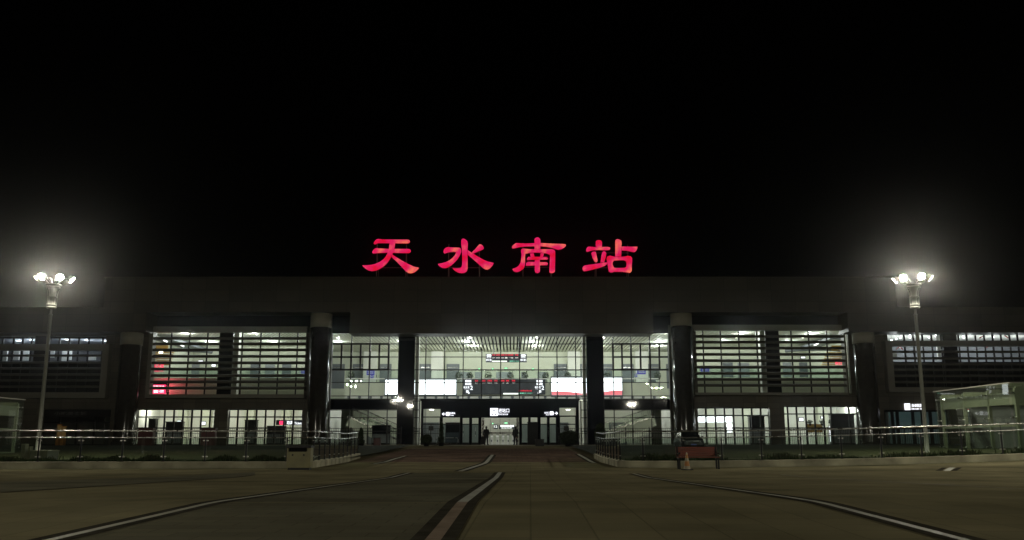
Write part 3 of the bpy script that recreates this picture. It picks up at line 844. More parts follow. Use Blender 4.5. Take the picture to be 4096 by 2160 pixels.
# ------------------------------------------------------------------ rooftop letters
K = 600/2576
def cp(pts, ox):
    out = []
    for x, y in pts:
        p = U(ox + x*K, 900 + y*K, 90.3)
        out.append((p.x, p.z))
    return out
LET = {
 '天': (1400, [[(405,310),(425,275),(450,248),(485,237),(560,248),(985,250),(1015,255),(1030,280),(1015,305),(985,313),(560,308),(480,308),(440,325),(415,327)],
  [(380,465),(400,425),(440,396),(500,400),(620,408),(1010,410),(1035,420),(1045,445),(1030,470),(1005,480),(620,472),(480,478),(420,485),(390,487)],
  [(680,312),(772,312),(765,380),(750,440),(725,500),(690,570),(640,645),(580,705),(520,745),(450,778),(370,790),(310,775),(260,745),(225,712),(210,692),(290,692),(370,682),(440,665),(510,635),(570,590),(615,540),(650,470),(668,400)],
  [(728,508),(800,555),(900,615),(1000,668),(1100,715),(1185,735),(1150,775),(1100,815),(1050,828),(1000,822),(960,795),(880,710),(800,625),(712,550)]], (455, 960)),
 '水': (1400, [[(1912,260),(1925,238),(1950,232),(1985,248),(2015,275),(2023,310),(2018,420),(2018,600),(2020,740),(2005,790),(1970,818),(1920,825),(1870,818),(1820,795),(1780,762),(1760,738),(1830,745),(1890,740),(1915,715),(1925,680),(1928,560),(1922,420),(1910,320)],
  [(1605,465),(1612,425),(1640,392),(1680,380),(1760,385),(1860,388),(1890,392),(1905,415),(1912,440),(1905,470),(1880,530),(1840,590),(1790,645),(1740,690),(1690,722),(1640,737),(1590,735),(1550,715),(1520,688),(1508,668),(1580,655),(1650,635),(1710,605),(1760,565),(1800,520),(1820,480),(1815,462),(1780,455),(1720,460),(1660,475),(1620,487)],
  [(2095,465),(2150,415),(2190,365),(2220,335),(2250,332),(2280,355),(2297,390),(2290,410),(2240,435),(2180,458),(2120,488)],
  [(2025,432),(2090,475),(2170,525),(2260,578),(2360,625),(2468,650),(2450,690),(2400,745),(2360,765),(2320,758),(2270,725),(2200,660),(2110,580),(2022,510)]], (1690, 2220)),
 '南': (2000, [[(592,245),(605,222),(635,210),(665,215),(690,240),(695,280),(693,408),(592,408)],
  [(203,375),(225,345),(275,308),(330,312),(450,318),(590,310),(693,308),(900,320),(1090,325),(1125,330),(1135,350),(1110,380),(1070,408),(1010,422),(960,412),(900,392),(800,370),(690,362),(590,362),(450,365),(340,375),(270,392),(215,402)],
  [(360,430),(375,410),(410,405),(500,415),(640,417),(800,415),(890,415),(930,425),(948,455),(948,560),(945,700),(943,800),(915,820),(880,826),(850,812),(848,760),(855,640),(860,520),(850,505),(800,485),(700,472),(600,470),(500,478),(435,492),(430,560),(432,640),(425,700),(400,750),(350,785),(300,805),(260,803),(230,785),(212,755),(270,735),(320,700),(355,640),(365,560),(370,500),(362,460)],
  [(518,490),(580,487),(592,545),(690,545),(695,487),(752,487),(748,520),(735,550),(800,548),(828,572),(812,590),(720,592),(590,592),(500,598),(465,600),(463,580),(478,555),(495,543),(510,552),(528,545)],
  [(442,690),(450,650),(480,632),(595,635),(688,638),(800,640),(825,660),(810,688),(688,690),(595,692),(480,698),(452,698)],
  [(597,598),(685,598),(685,700),(687,790),(670,815),(640,825),(612,815),(598,785)]], (395, 880)),
 '站': (2000, [[(1648,275),(1670,260),(1700,257),(1735,265),(1752,290),(1752,370),(1700,385),(1650,370),(1645,320)],
  [(1480,430),(1490,395),(1510,372),(1545,370),(1650,382),(1750,378),(1850,375),(1890,385),(1895,408),(1880,425),(1800,432),(1700,425),(1600,430),(1540,445),(1500,458),(1485,452)],
  [(1570,480),(1590,460),(1625,455),(1648,470),(1660,530),(1675,600),(1672,630),(1650,640),(1625,625),(1590,560)],
  [(1755,470),(1780,450),(1810,458),(1825,490),(1815,560),(1790,640),(1725,640),(1735,580),(1745,520)],
  [(1420,760),(1418,730),(1440,700),(1500,688),(1600,675),(1700,660),(1800,645),(1835,640),(1838,670),(1800,700),(1700,735),(1600,760),(1500,785),(1450,792),(1430,785)],
  [(1980,290),(1985,255),(2015,240),(2050,250),(2085,275),(2088,320),(2082,540),(1980,540)],
  [(2092,370),(2250,374),(2360,373),(2358,400),(2340,440),(2310,465),(2270,458),(2180,438),(2092,435)],
  [(1832,575),(1840,545),(1885,527),(1960,545),(2050,550),(2130,545),(2190,530),(2240,535),(2268,565),(2268,620),(2262,700),(2262,790),(2235,820),(2180,812),(2100,800),(1960,800),(1910,818),(1870,795),(1860,740),(1850,681),
   (1933,681),(1960,735),(2000,742),(2130,738),(2165,720),(2178,670),(2165,620),(2130,602),(2050,602),(1960,608),(1935,640),(1933,679),(1850,679)]], (1650, 2205)),
}
for ch, (ox, strokes, legs) in LET.items():
    pts = [q for s_ in strokes for q in cp(s_, ox)]
    cxm = sum(p[0] for p in pts)/len(pts)
    t = thing('rooftop_letter', 'glowing red rooftop character ' + ch + ' on thin steel props above the station parapet', 'letter sign', (cxm, 90.3, ZT+.12), 'red characters of the station name')
    for i, s_ in enumerate(strokes):
        poly = cp(s_, ox)
        mb = MB(); mb.prism(poly, 90.3 - .008*i, 90.3 - .008*i + .03)
        st = mb.build('stroke', M['letter'], t)
        mb = MB(); n = len(poly)
        f0, f1 = 90.33 - .008*i, 90.55
        vs = [(x, f0, z) for x, z in poly] + [(x, f1, z) for x, z in poly]
        mb.add(vs, [(k, n+k, n+(k+1) % n, (k+1) % n) for k in range(n)] + [list(reversed(range(n, 2*n)))])
        mb.build('stroke_return', M['letter_side'], st)
    lx = [U(ox + l*K, 1100, 90.65).x for l in legs]
    zt = max(p[1] for p in pts) - .5
    for x in lx:
        mb = MB(); mb.box(x-.05, x+.05, 90.6, 90.7, ZT+.1, zt); mb.bar((x, 90.7, zt-.6), (x, 92.4, ZT-.02), .06, .06); mb.build('prop', M['rack'], t)
    for zz in (.28, .72):
        z = ZT+.1 + (zt-ZT)*zz
        mb = MB(); mb.box(lx[0]+.052, lx[1]-.052, 90.61, 90.68, z-.03, z+.03); mb.build('cross_rail', M['rack'], t)

# ------------------------------------------------------------------ floodlit lamp posts
def make_lamp():
    t = thing('street_lamp', 'tall plaza lamp', 'lamp post', (0, 0, 0), 'floodlight posts of the forecourt')
    mb = MB(); mb.lathe([(.21, 0), (.21, .04), (.115, .06), (.115, 1.1), (.10, 1.2), (.085, 7.75), (.10, 7.76), (.10, 7.80), (.06, 7.82), (.06, 8.12)], 0, 0, 20)
    mb.build('pole', M['pole'], t)
    mb = MB(); mb.box(-.26, .26, -.26, .26, 0, .02)
    for i in (-1, 1):
        for j in (-1, 1): mb.tube([(.19*i, .19*j, .02), (.19*i, .19*j, .08)], .02, 6)
    mb.build('base_plate', M['pole'], t)
    mb = MB()
    mb.lathe([(.05, 8.10), (.22, 8.12), (.25, 8.16), (.25, 8.22), (.19, 8.23), (.19, 8.27), (.24, 8.28), (.24, 8.34), (.15, 8.36), (.15, 8.72), (.17, 8.73)], 0, 0, 20)
    mb.lathe([(.17, 8.73), (.25, 8.74), (.25, 8.79), (.16, 8.80), (.17, 9.05), (.24, 9.28), (.36, 9.30), (.36, 9.34), (.28, 9.36), (.30, 9.42), (.42, 9.44), (.42, 9.48), (.05, 9.5)], 0, 0, 20)
    cap = mb.build('crown_collar', M['pole'], t)
    for k in range(8):
        a = 2*math.pi*k/8
        c, s = math.cos(a), math.sin(a)
        mb = MB(); mb.tube([(.225*c, .225*s, 8.33), (.235*c, .235*s, 8.74)], .018, 6); mb.tube([(.215*c, .215*s, 8.78), (.25*c, .25*s, 9.05), (.34*c, .34*s, 9.30)], .016, 6)
        mb.build('cage_bar', M['pole'], cap)
    for k in range(6):
        a = R(60*k)
        c, s = math.cos(a), math.sin(a)
        d = Vector((c, s, 0))
        arm = MB(); arm.tube([d*.2 + Vector((0,0,9.5)), d*.45 + Vector((0,0,9.72)), d*.72 + Vector((0,0,9.86))], .03, 6)
        ar = arm.build('arm', M['pole'], t)
        ax = (d*math.cos(R(38)) + Vector((0,0,-math.sin(R(38))))).normalized()
        p = d*.78 + Vector((0, 0, 9.86))
        h = MB(); h.tube([p - ax*.10, p - ax*.06, p + ax*.10, p + ax*.125], [.08, .15, .19, .20], 14, True); h.tube([p + ax*.126, p + ax*.165], [.20, .205], 14, False)
        hs = h.build('floodlight', M['pole'], ar)
        e1 = ax.orthogonal().normalized(); e2 = ax.cross(e1)
        l = MB(); l.add([p + ax*.129 + (e1*math.cos(2*math.pi*q/16) + e2*math.sin(2*math.pi*q/16))*.165 for q in range(16)], [tuple(range(16))])
        l.build('lens', M['flood'], hs)
    return t
def foot(px, Y): return U(px, 1700, Y).x
lp = make_lamp()
lamps = [(foot(160, 48), 48, R(14), 'tall grey lamp post with three bursting floodlights, behind the glass railing left of the doors'),
         (foot(3700, 48), 48, R(-24), 'tall grey lamp post with two bursting and two slim floodlights, beside the glass stair shelter'),
         (-23.3, 3, R(14), 'lamp post beside the viewer, seen as upper sparkles on the left pier glass'),
         (-23.9, -27, R(-6), 'lamp post behind the viewer, seen as lower sparkles on the left pier glass'),
         (28.5, 21, R(20), 'lamp post outside the view, seen as upper sparkles in the right bay glass'),
         (27.0, -18, R(-6), 'lamp post behind the viewer, seen as lower sparkles on the right spandrel')]
for i, (x, y, rz, lab) in enumerate(lamps):
    o = lp if i == 0 else copy_tree(lp)
    o.location = (x, y, zg(x, y) - .02 if y < 30 else .25)
    o.rotation_euler = (0, 0, rz + R(-90-30)); o.scale = (1, 1, .965); o['label'] = lab

# ------------------------------------------------------------------ raised beds with glass railings
def along(pts, s):
    for a, b in zip(pts, pts[1:]):
        l = (b-a).length
        if s <= l: return a + (b-a)*(s/l), (b-a).normalized()
        s -= l
    return pts[-1].copy(), (pts[-1]-pts[-2]).normalized()
def plen(pts): return sum((b-a).length for a, b in zip(pts, pts[1:]))
PL = [Vector(p) for p in ((-36, 36.6, 0), (-21, 37.4, 0), (-12, 38.1, 0), (-9.1, 38.3, 0), (-8.6, 38.55, 0), (-8.5, 39.2, 0), (-8.9, 46, 0), (-9.4, 56, 0))]
PR = [Vector(p) for p in ((34, 37.8, 0), (21.5, 38.6, 0), (14, 38.9, 0), (9.5, 39.2, 0), (5.3, 39.4, 0), (4.85, 39.6, 0), (4.75, 40.3, 0), (4.9, 46, 0), (5.1, 55.5, 0))]
for side, P in (('left', PL), ('right', PR)):
    L_ = plen(P)
    n = int(L_/.8); st = [along(P, L_*i/n) for i in range(n+1)]
    sgn = 1 if side == 'left' else -1
    inw = lambda d: Vector((-d.y, d.x, 0))*sgn
    kb = MB(); vs = []
    for p, d in st:
        n_ = inw(d); g = zg(p.x, p.y)
        vs += [p - n_*.16 + Vector((0,0,g-.25)), p - n_*.16 + Vector((0,0,g+.25)), p - n_*.13 + Vector((0,0,g+.28)), p + n_*.20 + Vector((0,0,g+.28)), p + n_*.20 + Vector((0,0,g-.25))]
    fs = [(i*5+k, i*5+k+1, i*5+k+6, i*5+k+5) for i in range(len(st)-1) for k in range(4)]
    kb.add(vs, fs); kb.f.append([0,1,2,3,4]); kb.sm.append(False); m_ = (len(st)-1)*5; kb.f.append([m_+4,m_+3,m_+2,m_+1,m_]); kb.sm.append(False)
    tag(kb.build('kerb_wall', M['kerb']), 'low stained concrete kerb wall under the glass railing, ' + ('beside the litter bin' if side == 'left' else 'behind the bench'), 'kerb wall', 'kerb walls of the raised beds')
    rt = thing('glass_railing', 'steel and glass railing with two top tubes, ' + ('behind the litter bin' if side == 'left' else 'behind the red brown bench'), 'railing', (P[3].x, P[3].y, zg(P[3].x, P[3].y)+.28), 'glass railings round the raised beds')
    for h, r in ((1.52, .032), (1.25, .021)):
        mb = MB(); mb.tube([p + Vector((0, 0, zg(p.x, p.y)+h)) for p, d in st], r, 8); mb.build('handrail' if h > 1.4 else 'lower_tube', M['steel'], rt)
    npost = int(L_/1.62)
    prev = None
    for i in range(npost+1):
        p, d = along(P, L_*i/npost); g = zg(p.x, p.y); n_ = inw(d)
        mb = MB(); mb.bar(p + Vector((0,0,g+.27)), p + Vector((0,0,g+1.24)), .06, .03); mb.tube([p + Vector((0,0,g+1.24)), p + Vector((0,0,g+1.50))], .012, 6)
        mb.bar(p + Vector((0,0,g+.278)), p + Vector((0,0,g+.292)), .14, .14)
        po = mb.build('post', M['darkmetal'], rt)
        mb = MB()
        for h in (.48, 1.13):
            for s_ in (-1, 1): mb.bar(p + d*s_*.035 + Vector((0,0,g+h)), p + d*s_*.11 + Vector((0,0,g+h)), .05, .045)
        mb.build('clamp', M['steel'], po)
        if prev is not None:
            a, b = prev + (p-prev).normalized()*.07, p - (p-prev).normalized()*.07
            ga, gb = zg(a.x, a.y), zg(b.x, b.y)
            mb = MB(); mb.quad(a + Vector((0,0,ga+.36)), b + Vector((0,0,gb+.36)), b + Vector((0,0,gb+1.22)), a + Vector((0,0,ga+1.22)))
            mb.build('glass_panel', M['railglass'], rt)
        prev = p
    # soil and low planting inside
    X0, X1 = (-60, -8.85) if side == 'left' else (5.05, 60)
    mb = MB(); xs_ = [X0 + (X1-X0)*i/40 for i in range(41)]
    yy = lambda x: (38.6 if x > -13 else 37.9 - .055*(-13-x)*0 - .04*(-13-x)) if side == 'left' else 39.5
    vs = []
    for x in xs_:
        for y in (yy(x)+.1 if side == 'left' else 39.65 - .035*max(0, x-9), 44, 52, 64, 80):
            vs.append((x, y, max(zg(x, y), 0) + .19 + random.uniform(-.02, .02)))
    mb.add(vs, [(i*5+k, (i+1)*5+k, (i+1)*5+k+1, i*5+k+1) for i in range(40) for k in range(4)], True)
    tag(mb.build('planting_bed', M['soil']), kind='structure')
    gb_ = MB()
    for i in range(9000):
        x = random.uniform(max(X0, -34), min(X1, 32))
        y0 = (38.75 - .05*max(0, -9-x)) if side == 'left' else 39.75 - .04*max(0, x-9)
        y = y0 + abs(random.gauss(0, 1.1)) + .05
        clump = .6 + .55*math.sin(x*1.7)*math.sin(x*.63+1) + .3*math.sin(x*4.1+y)
        h = max(.08, random.uniform(.16, .36) * max(.35, clump))
        z = max(zg(x, y), 0) + .17
        a = random.uniform(0, 2*math.pi); w = random.uniform(.012, .03)
        lx, ly = math.cos(a)*h*random.uniform(.1, .6), math.sin(a)*h*random.uniform(.1, .6)
        cx_, sx_ = math.cos(a+1.57)*w, math.sin(a+1.57)*w
        gb_.add([(x-cx_, y-sx_, z), (x+cx_, y+sx_, z), (x+lx*.45+cx_*.8, y+ly*.45+sx_*.8, z+h*.6), (x+lx, y+ly, z+h), (x+lx*.45-cx_*.8, y+ly*.45-sx_*.8, z+h*.6)], [(0,1,2,3,4)])
    tag(gb_.build('ground_cover', M['leaf']), 'low grassy planting along the inside of the glass railing', 'planting', kind='stuff')

# lamp plinth, service boxes in the bed
def simple(name, label, cat, parts, group=None, loc=None):
    t = thing(name, label, cat, loc, group)
    for n_, mb, m_ in parts: mb.build(n_, m_, t)
    return t
x0, x1 = U(122, 1812, 45).x, U(190, 1812, 45).x
zt = uz(1803, 45)
a, b = MB(), MB(); a.box(x0, x1, 45, 46.1, .1, zt-.03); b.box(x0-.03, x1+.03, 44.97, 46.13, zt-.03, zt+.02)
simple('concrete_plinth', 'pale low concrete plinth in the bed in front of the lamp post', 'plinth', [('block', a, M['beam']), ('top_slab', b, M['capital'])], None, (x0, 45, .15))
for (p0, p1, y0, y1, Y, lab) in ((84, 100, 1776, 1816, 45, 'pale narrow service cabinet standing in the bed beside the stair shelter'), (108, 119, 1785, 1816, 45.5, 'short grey service cabinet standing in the bed next to the plinth')):
    x0, x1, z1 = U(p0, 1800, Y).x, U(p1, 1800, Y).x, uz(y0, Y)
    a, b = MB(), MB(); a.box(x0, x1, Y, Y+.3, .12, z1); b.box(x0+.02, x1-.02, Y-.012, Y-.002, .3, z1-.06)
    simple('service_cabinet', lab, 'cabinet', [('body', a, M['capital']), ('door', b, M['beam'])], 'service cabinets in the bed', (x0, Y, .15))

# ------------------------------------------------------------------ glass stair shelters
def shelter(label, xw, y0, y1, width, z0, z1, dirx):
    """steel framed glass box whose long side faces the path; dirx points away from the path"""
    t = thing('stair_shelter', label, 'glass shelter', (xw, y0, z0), 'glass shelters over the underground stairs')
    xf = xw + dirx*width
    def fr(pts, w=.12, h=.16, n='beam', m='beam'):
        mb = MB(); mb.bar(*pts, w, h); return mb.build(n, M[m], t)
    nb = max(3, int((y1-y0)/2.2))
    ysx = [y0 + (y1-y0)*i/nb for i in range(nb+1)]
    for y in ysx:
        for xx in (xw + dirx*.35, xf - dirx*.35):
            fr(((xx, y, z0), (xx, y, z1-.25)), .16, .16, 'post')
        fr(((xw + dirx*.35, y, z1-.32), (xf - dirx*.35, y, z1-.32)), .12, .28, 'roof_beam')
    for xx in (xw + dirx*.35, xf - dirx*.35):
        for z, h in ((z1-.75, .62), (z0+1.62, .14), (z0+.12, .2)):
            for a, b in zip(ysx, ysx[1:]): fr(((xx, a+.082, z), (xx, b-.082, z)), .10, h, 'rail')
    for y in (y0, y1):
        fr(((xw + dirx*.435, y, z1-.75), (xf - dirx*.435, y, z1-.75)), .10, .58, 'rail')
        if y == y1: fr(((xw + dirx*.435, y, z0+1.62), (xf - dirx*.435, y, z0+1.62)), .10, .14, 'rail')
    # outer glass, sheet by sheet, on point fixings
    def pane(a, b, c, d):
        mb = MB(); mb.quad(a, b, c, d); return mb.build('glass_panel', M['kioskglass'], t)
    zm = z0 + 2.0
    for a, b in zip(ysx, ysx[1:]):
        for c, d in ((z0+.1, zm-.01), (zm+.01, z1)):
            pane((xw, a+.01, c), (xw, b-.01, c), (xw, b-.01, d), (xw, a+.01, d))
            pane((xf, a+.01, c), (xf, b-.01, c), (xf, b-.01, d), (xf, a+.01, d))
        pane((xw, a+.01, z1+.02), (xf, a+.01, z1+.02), (xf, b-.01, z1+.02), (xw, b-.01, z1+.02))
    nw = 3
    for i in range(nw):
        a, b = xw + (xf-xw)*i/nw, xw + (xf-xw)*(i+1)/nw
        for y in (y0-.2, y1+.2):
            if y < y0 and i == 1: continue
            pane((a+.01, y, z0+.1), (b-.01, y, z0+.1), (b-.01, y, z1), (a+.01, y, z1))
    mb = MB()
    mb.bar((xw, y0-.2, z1+.01), (xw, y1+.2, z1+.01), .06, .06); mb.bar((xw, y0-.22, z1+.01), (xf, y0-.22, z1+.01), .05, .05)
    mb.build('roof_edge', M['trim'], t)
    mb = MB()
    for y in ysx:
        for z in (z1-.5, zm, z0+.5):
            mb.tube([(xw + dirx*.26, y, z), (xw - dirx*.02, y, z)], .045, 8)
    mb.build('point_fixing', M['steel'], t)
    # stair well wall inside
    mb = MB(); mb.box(xw + dirx*.8, xf - dirx*.8, y1-2.4, y1-2.2, z0, z1-.9); mb.build('stair_wall', M['wall_dim'], t)
    return t
shelter('olive framed glass stair shelter beside the lamp post with slim side floodlights', 25.3, 46.2, 54.2, 6.0, .25, 3.98, 1)
shelter('olive framed glass stair shelter at the edge of the bed behind the pale service cabinet', -32.0, 51, 59.5, 6.0, .2, 3.75, -1)

# ------------------------------------------------------------------ litter bin, bench, cone
Yb = 36.0
bx0, bx1 = U(1148, 1800, Yb).x, U(1243, 1800, Yb).x
zb, zt = zg(bx0, Yb), uz(1785, Yb)
t = thing('litter_bin', 'boxy olive twin litter bin with dark lid, at the corner of the kerb wall', 'litter bin', (bx0, Yb, zb))
mb = MB(); mb.box(bx0+.05, bx1-.05, Yb+.04, Yb+.46, zb, zb+.08); mb.build('plinth', M['iron'], t)
zo0, zo1 = uz(1807, Yb), uz(1790, Yb)
mb = MB(); mb.holes(bx0, bx1, zb+.08, zt-.06, Yb, Yb+.03, [(bx0+.06, bx1-.14, zo0, zo1)])
mb.box(bx0, bx0+.03, Yb+.031, Yb+.5, zb+.08, zt-.06); mb.box(bx1-.03, bx1, Yb+.031, Yb+.5, zb+.08, zt-.06); mb.box(bx0+.03, bx1-.03, Yb+.47, Yb+.5, zb+.08, zt-.06)
mb.build('body', M['bin'], t)
mb = MB(); mb.box(bx0+.14, bx1-.22, Yb+.10, Yb+.13, zo0-.05, zo1+.02); mb.build('hopper', M['void'], t)
mb = MB(); mb.sideprism([(Yb-.06, zt-.06), (Yb+.56, zt-.06), (Yb+.56, zt-.01), (Yb+.25, zt+.04), (Yb-.06, zt-.01)], bx0-.02, bx1+.02); mb.build('lid', M['iron'], t)
for fx_ in (.25, .72):
    x = bx0 + (bx1-bx0)*fx_; z = uz(1820, Yb)
    mb = MB(); mb.tube([(x, Yb, z), (x, Yb-.02, z)], .035, 12); mb.build('lock', M['iron'], t)

Yc = 36.6
cx0, cx1 = U(2714, 1860, Yc).x, U(2886, 1860, Yc).x
zc = zg(cx0, Yc)
t = thing('park_bench', 'slatted red brown bench with black iron ends in front of the glass railing', 'bench', (cx0, Yc, zc))
for x in (cx0+.06, cx1-.10):
    mb = MB()
    mb.sideprism([(Yc+.02, zc), (Yc+.09, zc), (Yc+.10, zc+.40), (Yc+.42, zc+.38), (Yc+.40, zc), (Yc+.48, zc), (Yc+.50, zc+.40), (Yc+.60, zc+.86), (Yc+.55, zc+.87), (Yc+.46, zc+.62),
                  (Yc+.06, zc+.64), (Yc+.00, zc+.66), (Yc-.01, zc+.62), (Yc+.06, zc+.59), (Yc+.43, zc+.57), (Yc+.42, zc+.44), (Yc+.03, zc+.45)], x-.03, x+.03)
    mb.build('leg', M['iron'], t)
mb = MB()
for k in range(5): mb.box(cx0, cx1-.04, Yc+.02+.083*k, Yc+.09+.083*k, zc+.455, zc+.485)
mb.build('seat', M['wood'], t)
mb = MB()
for k in range(5):
    z = zc+.50+.076*k; y = Yc+.50+.018*k
    mb.bar((cx0+.01, y, z+.033), (cx1-.05, y, z+.033), .03, .068)
mb.build('backrest', M['wood'], t)
Yn = 35.6
cx = U(2748, 1860, Yn).x; zc = zg(cx, Yn)
t = thing('traffic_cone', 'faded orange traffic cone with pale bands standing in front of the bench', 'traffic cone', (cx, Yn, zc))
mb = MB(); mb.box(cx-.20, cx+.20, Yn-.20, Yn+.20, zc, zc+.035); mb.build('base', M['rubber'], t)
def rc(h): return .125 - .105*h/.64
mb = MB(); mb.lathe([(rc(h), zc+.035+h) for h in (.12, .30)], cx, Yn, 18); mb.lathe([(rc(h), zc+.035+h) for h in (.42, .55)], cx, Yn, 18); mb.build('body', M['orange'], t)
mb = MB(); mb.lathe([(rc(0)+.004, zc+.035), (rc(.12)+.004, zc+.155)], cx, Yn, 18); mb.build('band', M['coneband'], t)
mb = MB(); mb.lathe([(rc(.30)+.003, zc+.335), (rc(.42)+.003, zc+.455)], cx, Yn, 18); mb.build('band', M['coneband'], t)
mb = MB(); mb.lathe([(rc(.55), zc+.585), (rc(.62), zc+.655), (.012, zc+.675), (.001, zc+.677)], cx, Yn, 18); mb.build('tip', M['coneband'], t)

# ------------------------------------------------------------------ lit signs
def board_sign(name, label, cat, px0, px1, py0, py1, Y, items, face=None, group=None, thick=.12):
    """items: (kind, text, px centre, py centre, width px, height px, material)"""
    a, b = U(px0, py1, Y), U(px1, py0, Y)
    t = thing(name, label, cat, (a.x, Y, a.z), group)
    if face:
        mb = MB(); mb.box(a.x, b.x, Y, Y+thick, a.z, b.z); mb.build('panel', M[face], t)
    for it in items:
        kind, s, cx_, cy_, w, h, m_ = it
        c = U(cx_, cy_, Y); sc_ = (U(cx_+1, cy_, Y).x - c.x); sz = abs(U(cx_, cy_-1, Y).z - c.z)
        if kind == 't': text_mesh(s, 1, 'lettering', M[m_], t, c.x, Y-.085, c.z, .03, bold=.012, width=w*sc_, height=h*sz)
        elif kind == 'r':
            mb = MB(); mb.box(c.x-w*sc_/2, c.x+w*sc_/2, Y-.06, Y-.004, c.z-h*sz/2, c.z+h*sz/2); mb.build(s or 'icon', M[m_], t, .03 if s == 'icon' else 0)
        elif kind == 'p':
            pts = [(c.x + u*w*sc_/2, c.z + v*h*sz/2) for u, v in s]
            mb = MB(); mb.prism(pts, Y-.09 if m_ == 'sign_dark' else Y-.05, Y-.062 if m_ == 'sign_dark' else Y-.004); mb.build('arrow' if m_ != 'sign_dark' else 'icon_mark', M[m_], t)
    return t
ARL = [(-1,0),(-.1,1),(.25,1),(-.25,.25),(1,.25),(1,-.25),(-.25,-.25),(.25,-1),(-.1,-1)]
ARR = [(-x, y) for x, y in ARL]
AUL = [(-1,1),(.5,1),(.1,.6),(1,-.4),(.5,-1),(-.5,.05),(-1,-.4)]
AUR = [(-x, y) for x, y in AUL]
ARC = [(-.5,-.5),(-.5,.1),(-.2,.5),(.2,.5),(.5,.1),(.5,-.5),(.25,-.5),(.25,.0),(.1,.2),(-.1,.2),(-.25,.0),(-.25,-.5)]
board_sign('entrance_sign', 'white lit sign reading 进站口 above the open station doorway', 'sign', 1961, 2040, 1632, 1664, YV-.05,
  [('r', 'icon', 1976, 1648, 30, 31, 'sign_white'), ('p', ARC, 1976, 1645, 20, 22, 'sign_dark'), ('p', [(-1,-1),(1,-1),(1,.2),(-.2,1)], 1969, 1657, 7, 6, 'sign_dark'), ('p', [(-1,-1),(1,-1),(.2,1),(-1,.2)], 1983, 1657, 7, 6, 'sign_dark'),
   ('t', '进站口', 2015, 1642, 44, 17, 'sign_white'), ('t', 'Entrance', 2012, 1656, 40, 8, 'sign_white')])
board_sign('direction_sign', 'small white lit sign with an arrow pointing left beside the entrance', 'sign', 1767, 1822, 1647, 1665, YV-.05,
  [('p', ARL, 1775, 1656, 15, 12, 'sign_white'), ('r', 'icon', 1791, 1656, 14, 15, 'sign_white'), ('r', 'icon_mark', 1791, 1656, 5, 6, 'sign_dark'), ('t', '售票处', 1811, 1653, 21, 8, 'sign_white'), ('t', 'Tickets', 1808, 1661, 16, 4, 'sign_white')], None, 'direction signs by the entrance')
board_sign('direction_sign', 'small white lit sign with an arrow pointing right beside the entrance', 'sign', 2177, 2232, 1645, 1662, YV-.05,
  [('p', ARR, 2225, 1653, 14, 12, 'sign_white'), ('r', 'icon', 2207, 1653, 14, 15, 'sign_white'), ('r', 'icon_mark', 2207, 1653, 5, 6, 'sign_dark'), ('t', '出站口', 2188, 1651, 21, 8, 'sign_white'), ('t', 'Exit', 2191, 1659, 14, 4, 'sign_white')], None, 'direction signs by the entrance')
board_sign('ticket_hall_sign', 'white lit sign with square icon over the teal lit door beside the right lamp post', 'sign', 3617, 3698, 1614, 1641, YW-.1,
  [('r', 'icon', 3629, 1627, 23, 26, 'sign_white'), ('p', [(-1,1),(1,-1),(-1,-1)], 3625, 1622, 6, 6, 'sign_dark'), ('p', [(1,1),(-1,1),(1,-1)], 3635, 1633, 6, 6, 'sign_dark'), ('t', '自动售票厅', 3671, 1622, 50, 13, 'sign_white'), ('t', 'Automatic Ticket', 3670, 1635, 52, 7, 'sign_white')])
board_sign('shop_sign', 'unlit shop fascia with faint grey characters over the dark shopfront', 'sign', 176, 442, 1640, 1668, YW+.35,
  [('t', '小吃美食城', 283, 1654, 130, 14, 'dimtext')], 'void')
board_sign('room_sign', 'wide blue sign panel with white and red lettering inside the ground floor window', 'sign', 1104, 1211, 1680, 1700, 96,
  [('r', 'icon', 1127, 1691, 18, 14, 'pinkred'), ('t', '取票', 1161, 1691, 26, 14, 'sign_white'), ('t', 'Tickets', 1194, 1693, 31, 10, 'sign_white')], 'sign_dark')

def led_rows(heads, vals, y1, y2, h1, h2):
    out = []
    for (px, w, s), v in zip(heads, vals):
        out.append(('t', s, px, y1, w, h1, 'led_red'))
        out.append(('t', v, px, y2, w*.9, h2, 'led_white'))
    return out
hd = [(1906, 12, '车次'), (1933, 17, '始发站'), (1959, 18, '终到站'), (1984, 12, '开点'), (2009, 18, '候车室'), (2030, 12, '检票'), (2054, 13, '状态')]
it = led_rows(hd, ['D2747', '兰州', '西安北', '19:52', '一楼', '2', '候车'], 1523, 1531, 6.5, 4.5)
it += [('r', 'text_line', 2043, 1575, 60, 5.5, 'led_white'), ('t', '2018年03月21日', 2101, 1563, 52, 6, 'led_red'), ('t', '星期三 19:31', 2103, 1573, 50, 5, 'led_green')]
for px, ar in ((1873, AUL), (2158, AUR)):
    it += [('r', 'icon', px, 1530, 24, 20, 'sign_white'), ('r', 'icon_mark', px-3, 1533, 12, 8, 'sign_dark'), ('t', '候车室', px-7, 1549, 24, 9, 'sign_white'), ('t', 'Waiting Room', px-5, 1556, 22, 3, 'sign_white'), ('t', '2', px+13, 1551, 11, 17, 'sign_white'), ('p', ar, px-1, 1569, 15, 15, 'sign_white')]
board_sign('departure_board', 'wide dark departure board with red headings mounted on the balcony front', 'departure board', 1850, 2181, 1517, 1578, YBAL-.4, it, 'screen_off', 'departure boards of the hall', .25)
hd = [(1975, 11, '车次'), (1992, 16, '始发站'), (2011, 12, '终到'), (2025, 10, '开点'), (2043, 20, '候车检票'), (2067, 13, '状态')]
it = led_rows(hd, ['D2747', '兰州西', '西安', '1', '一楼', '候车'], 1420, 1430, 5.5, 7)
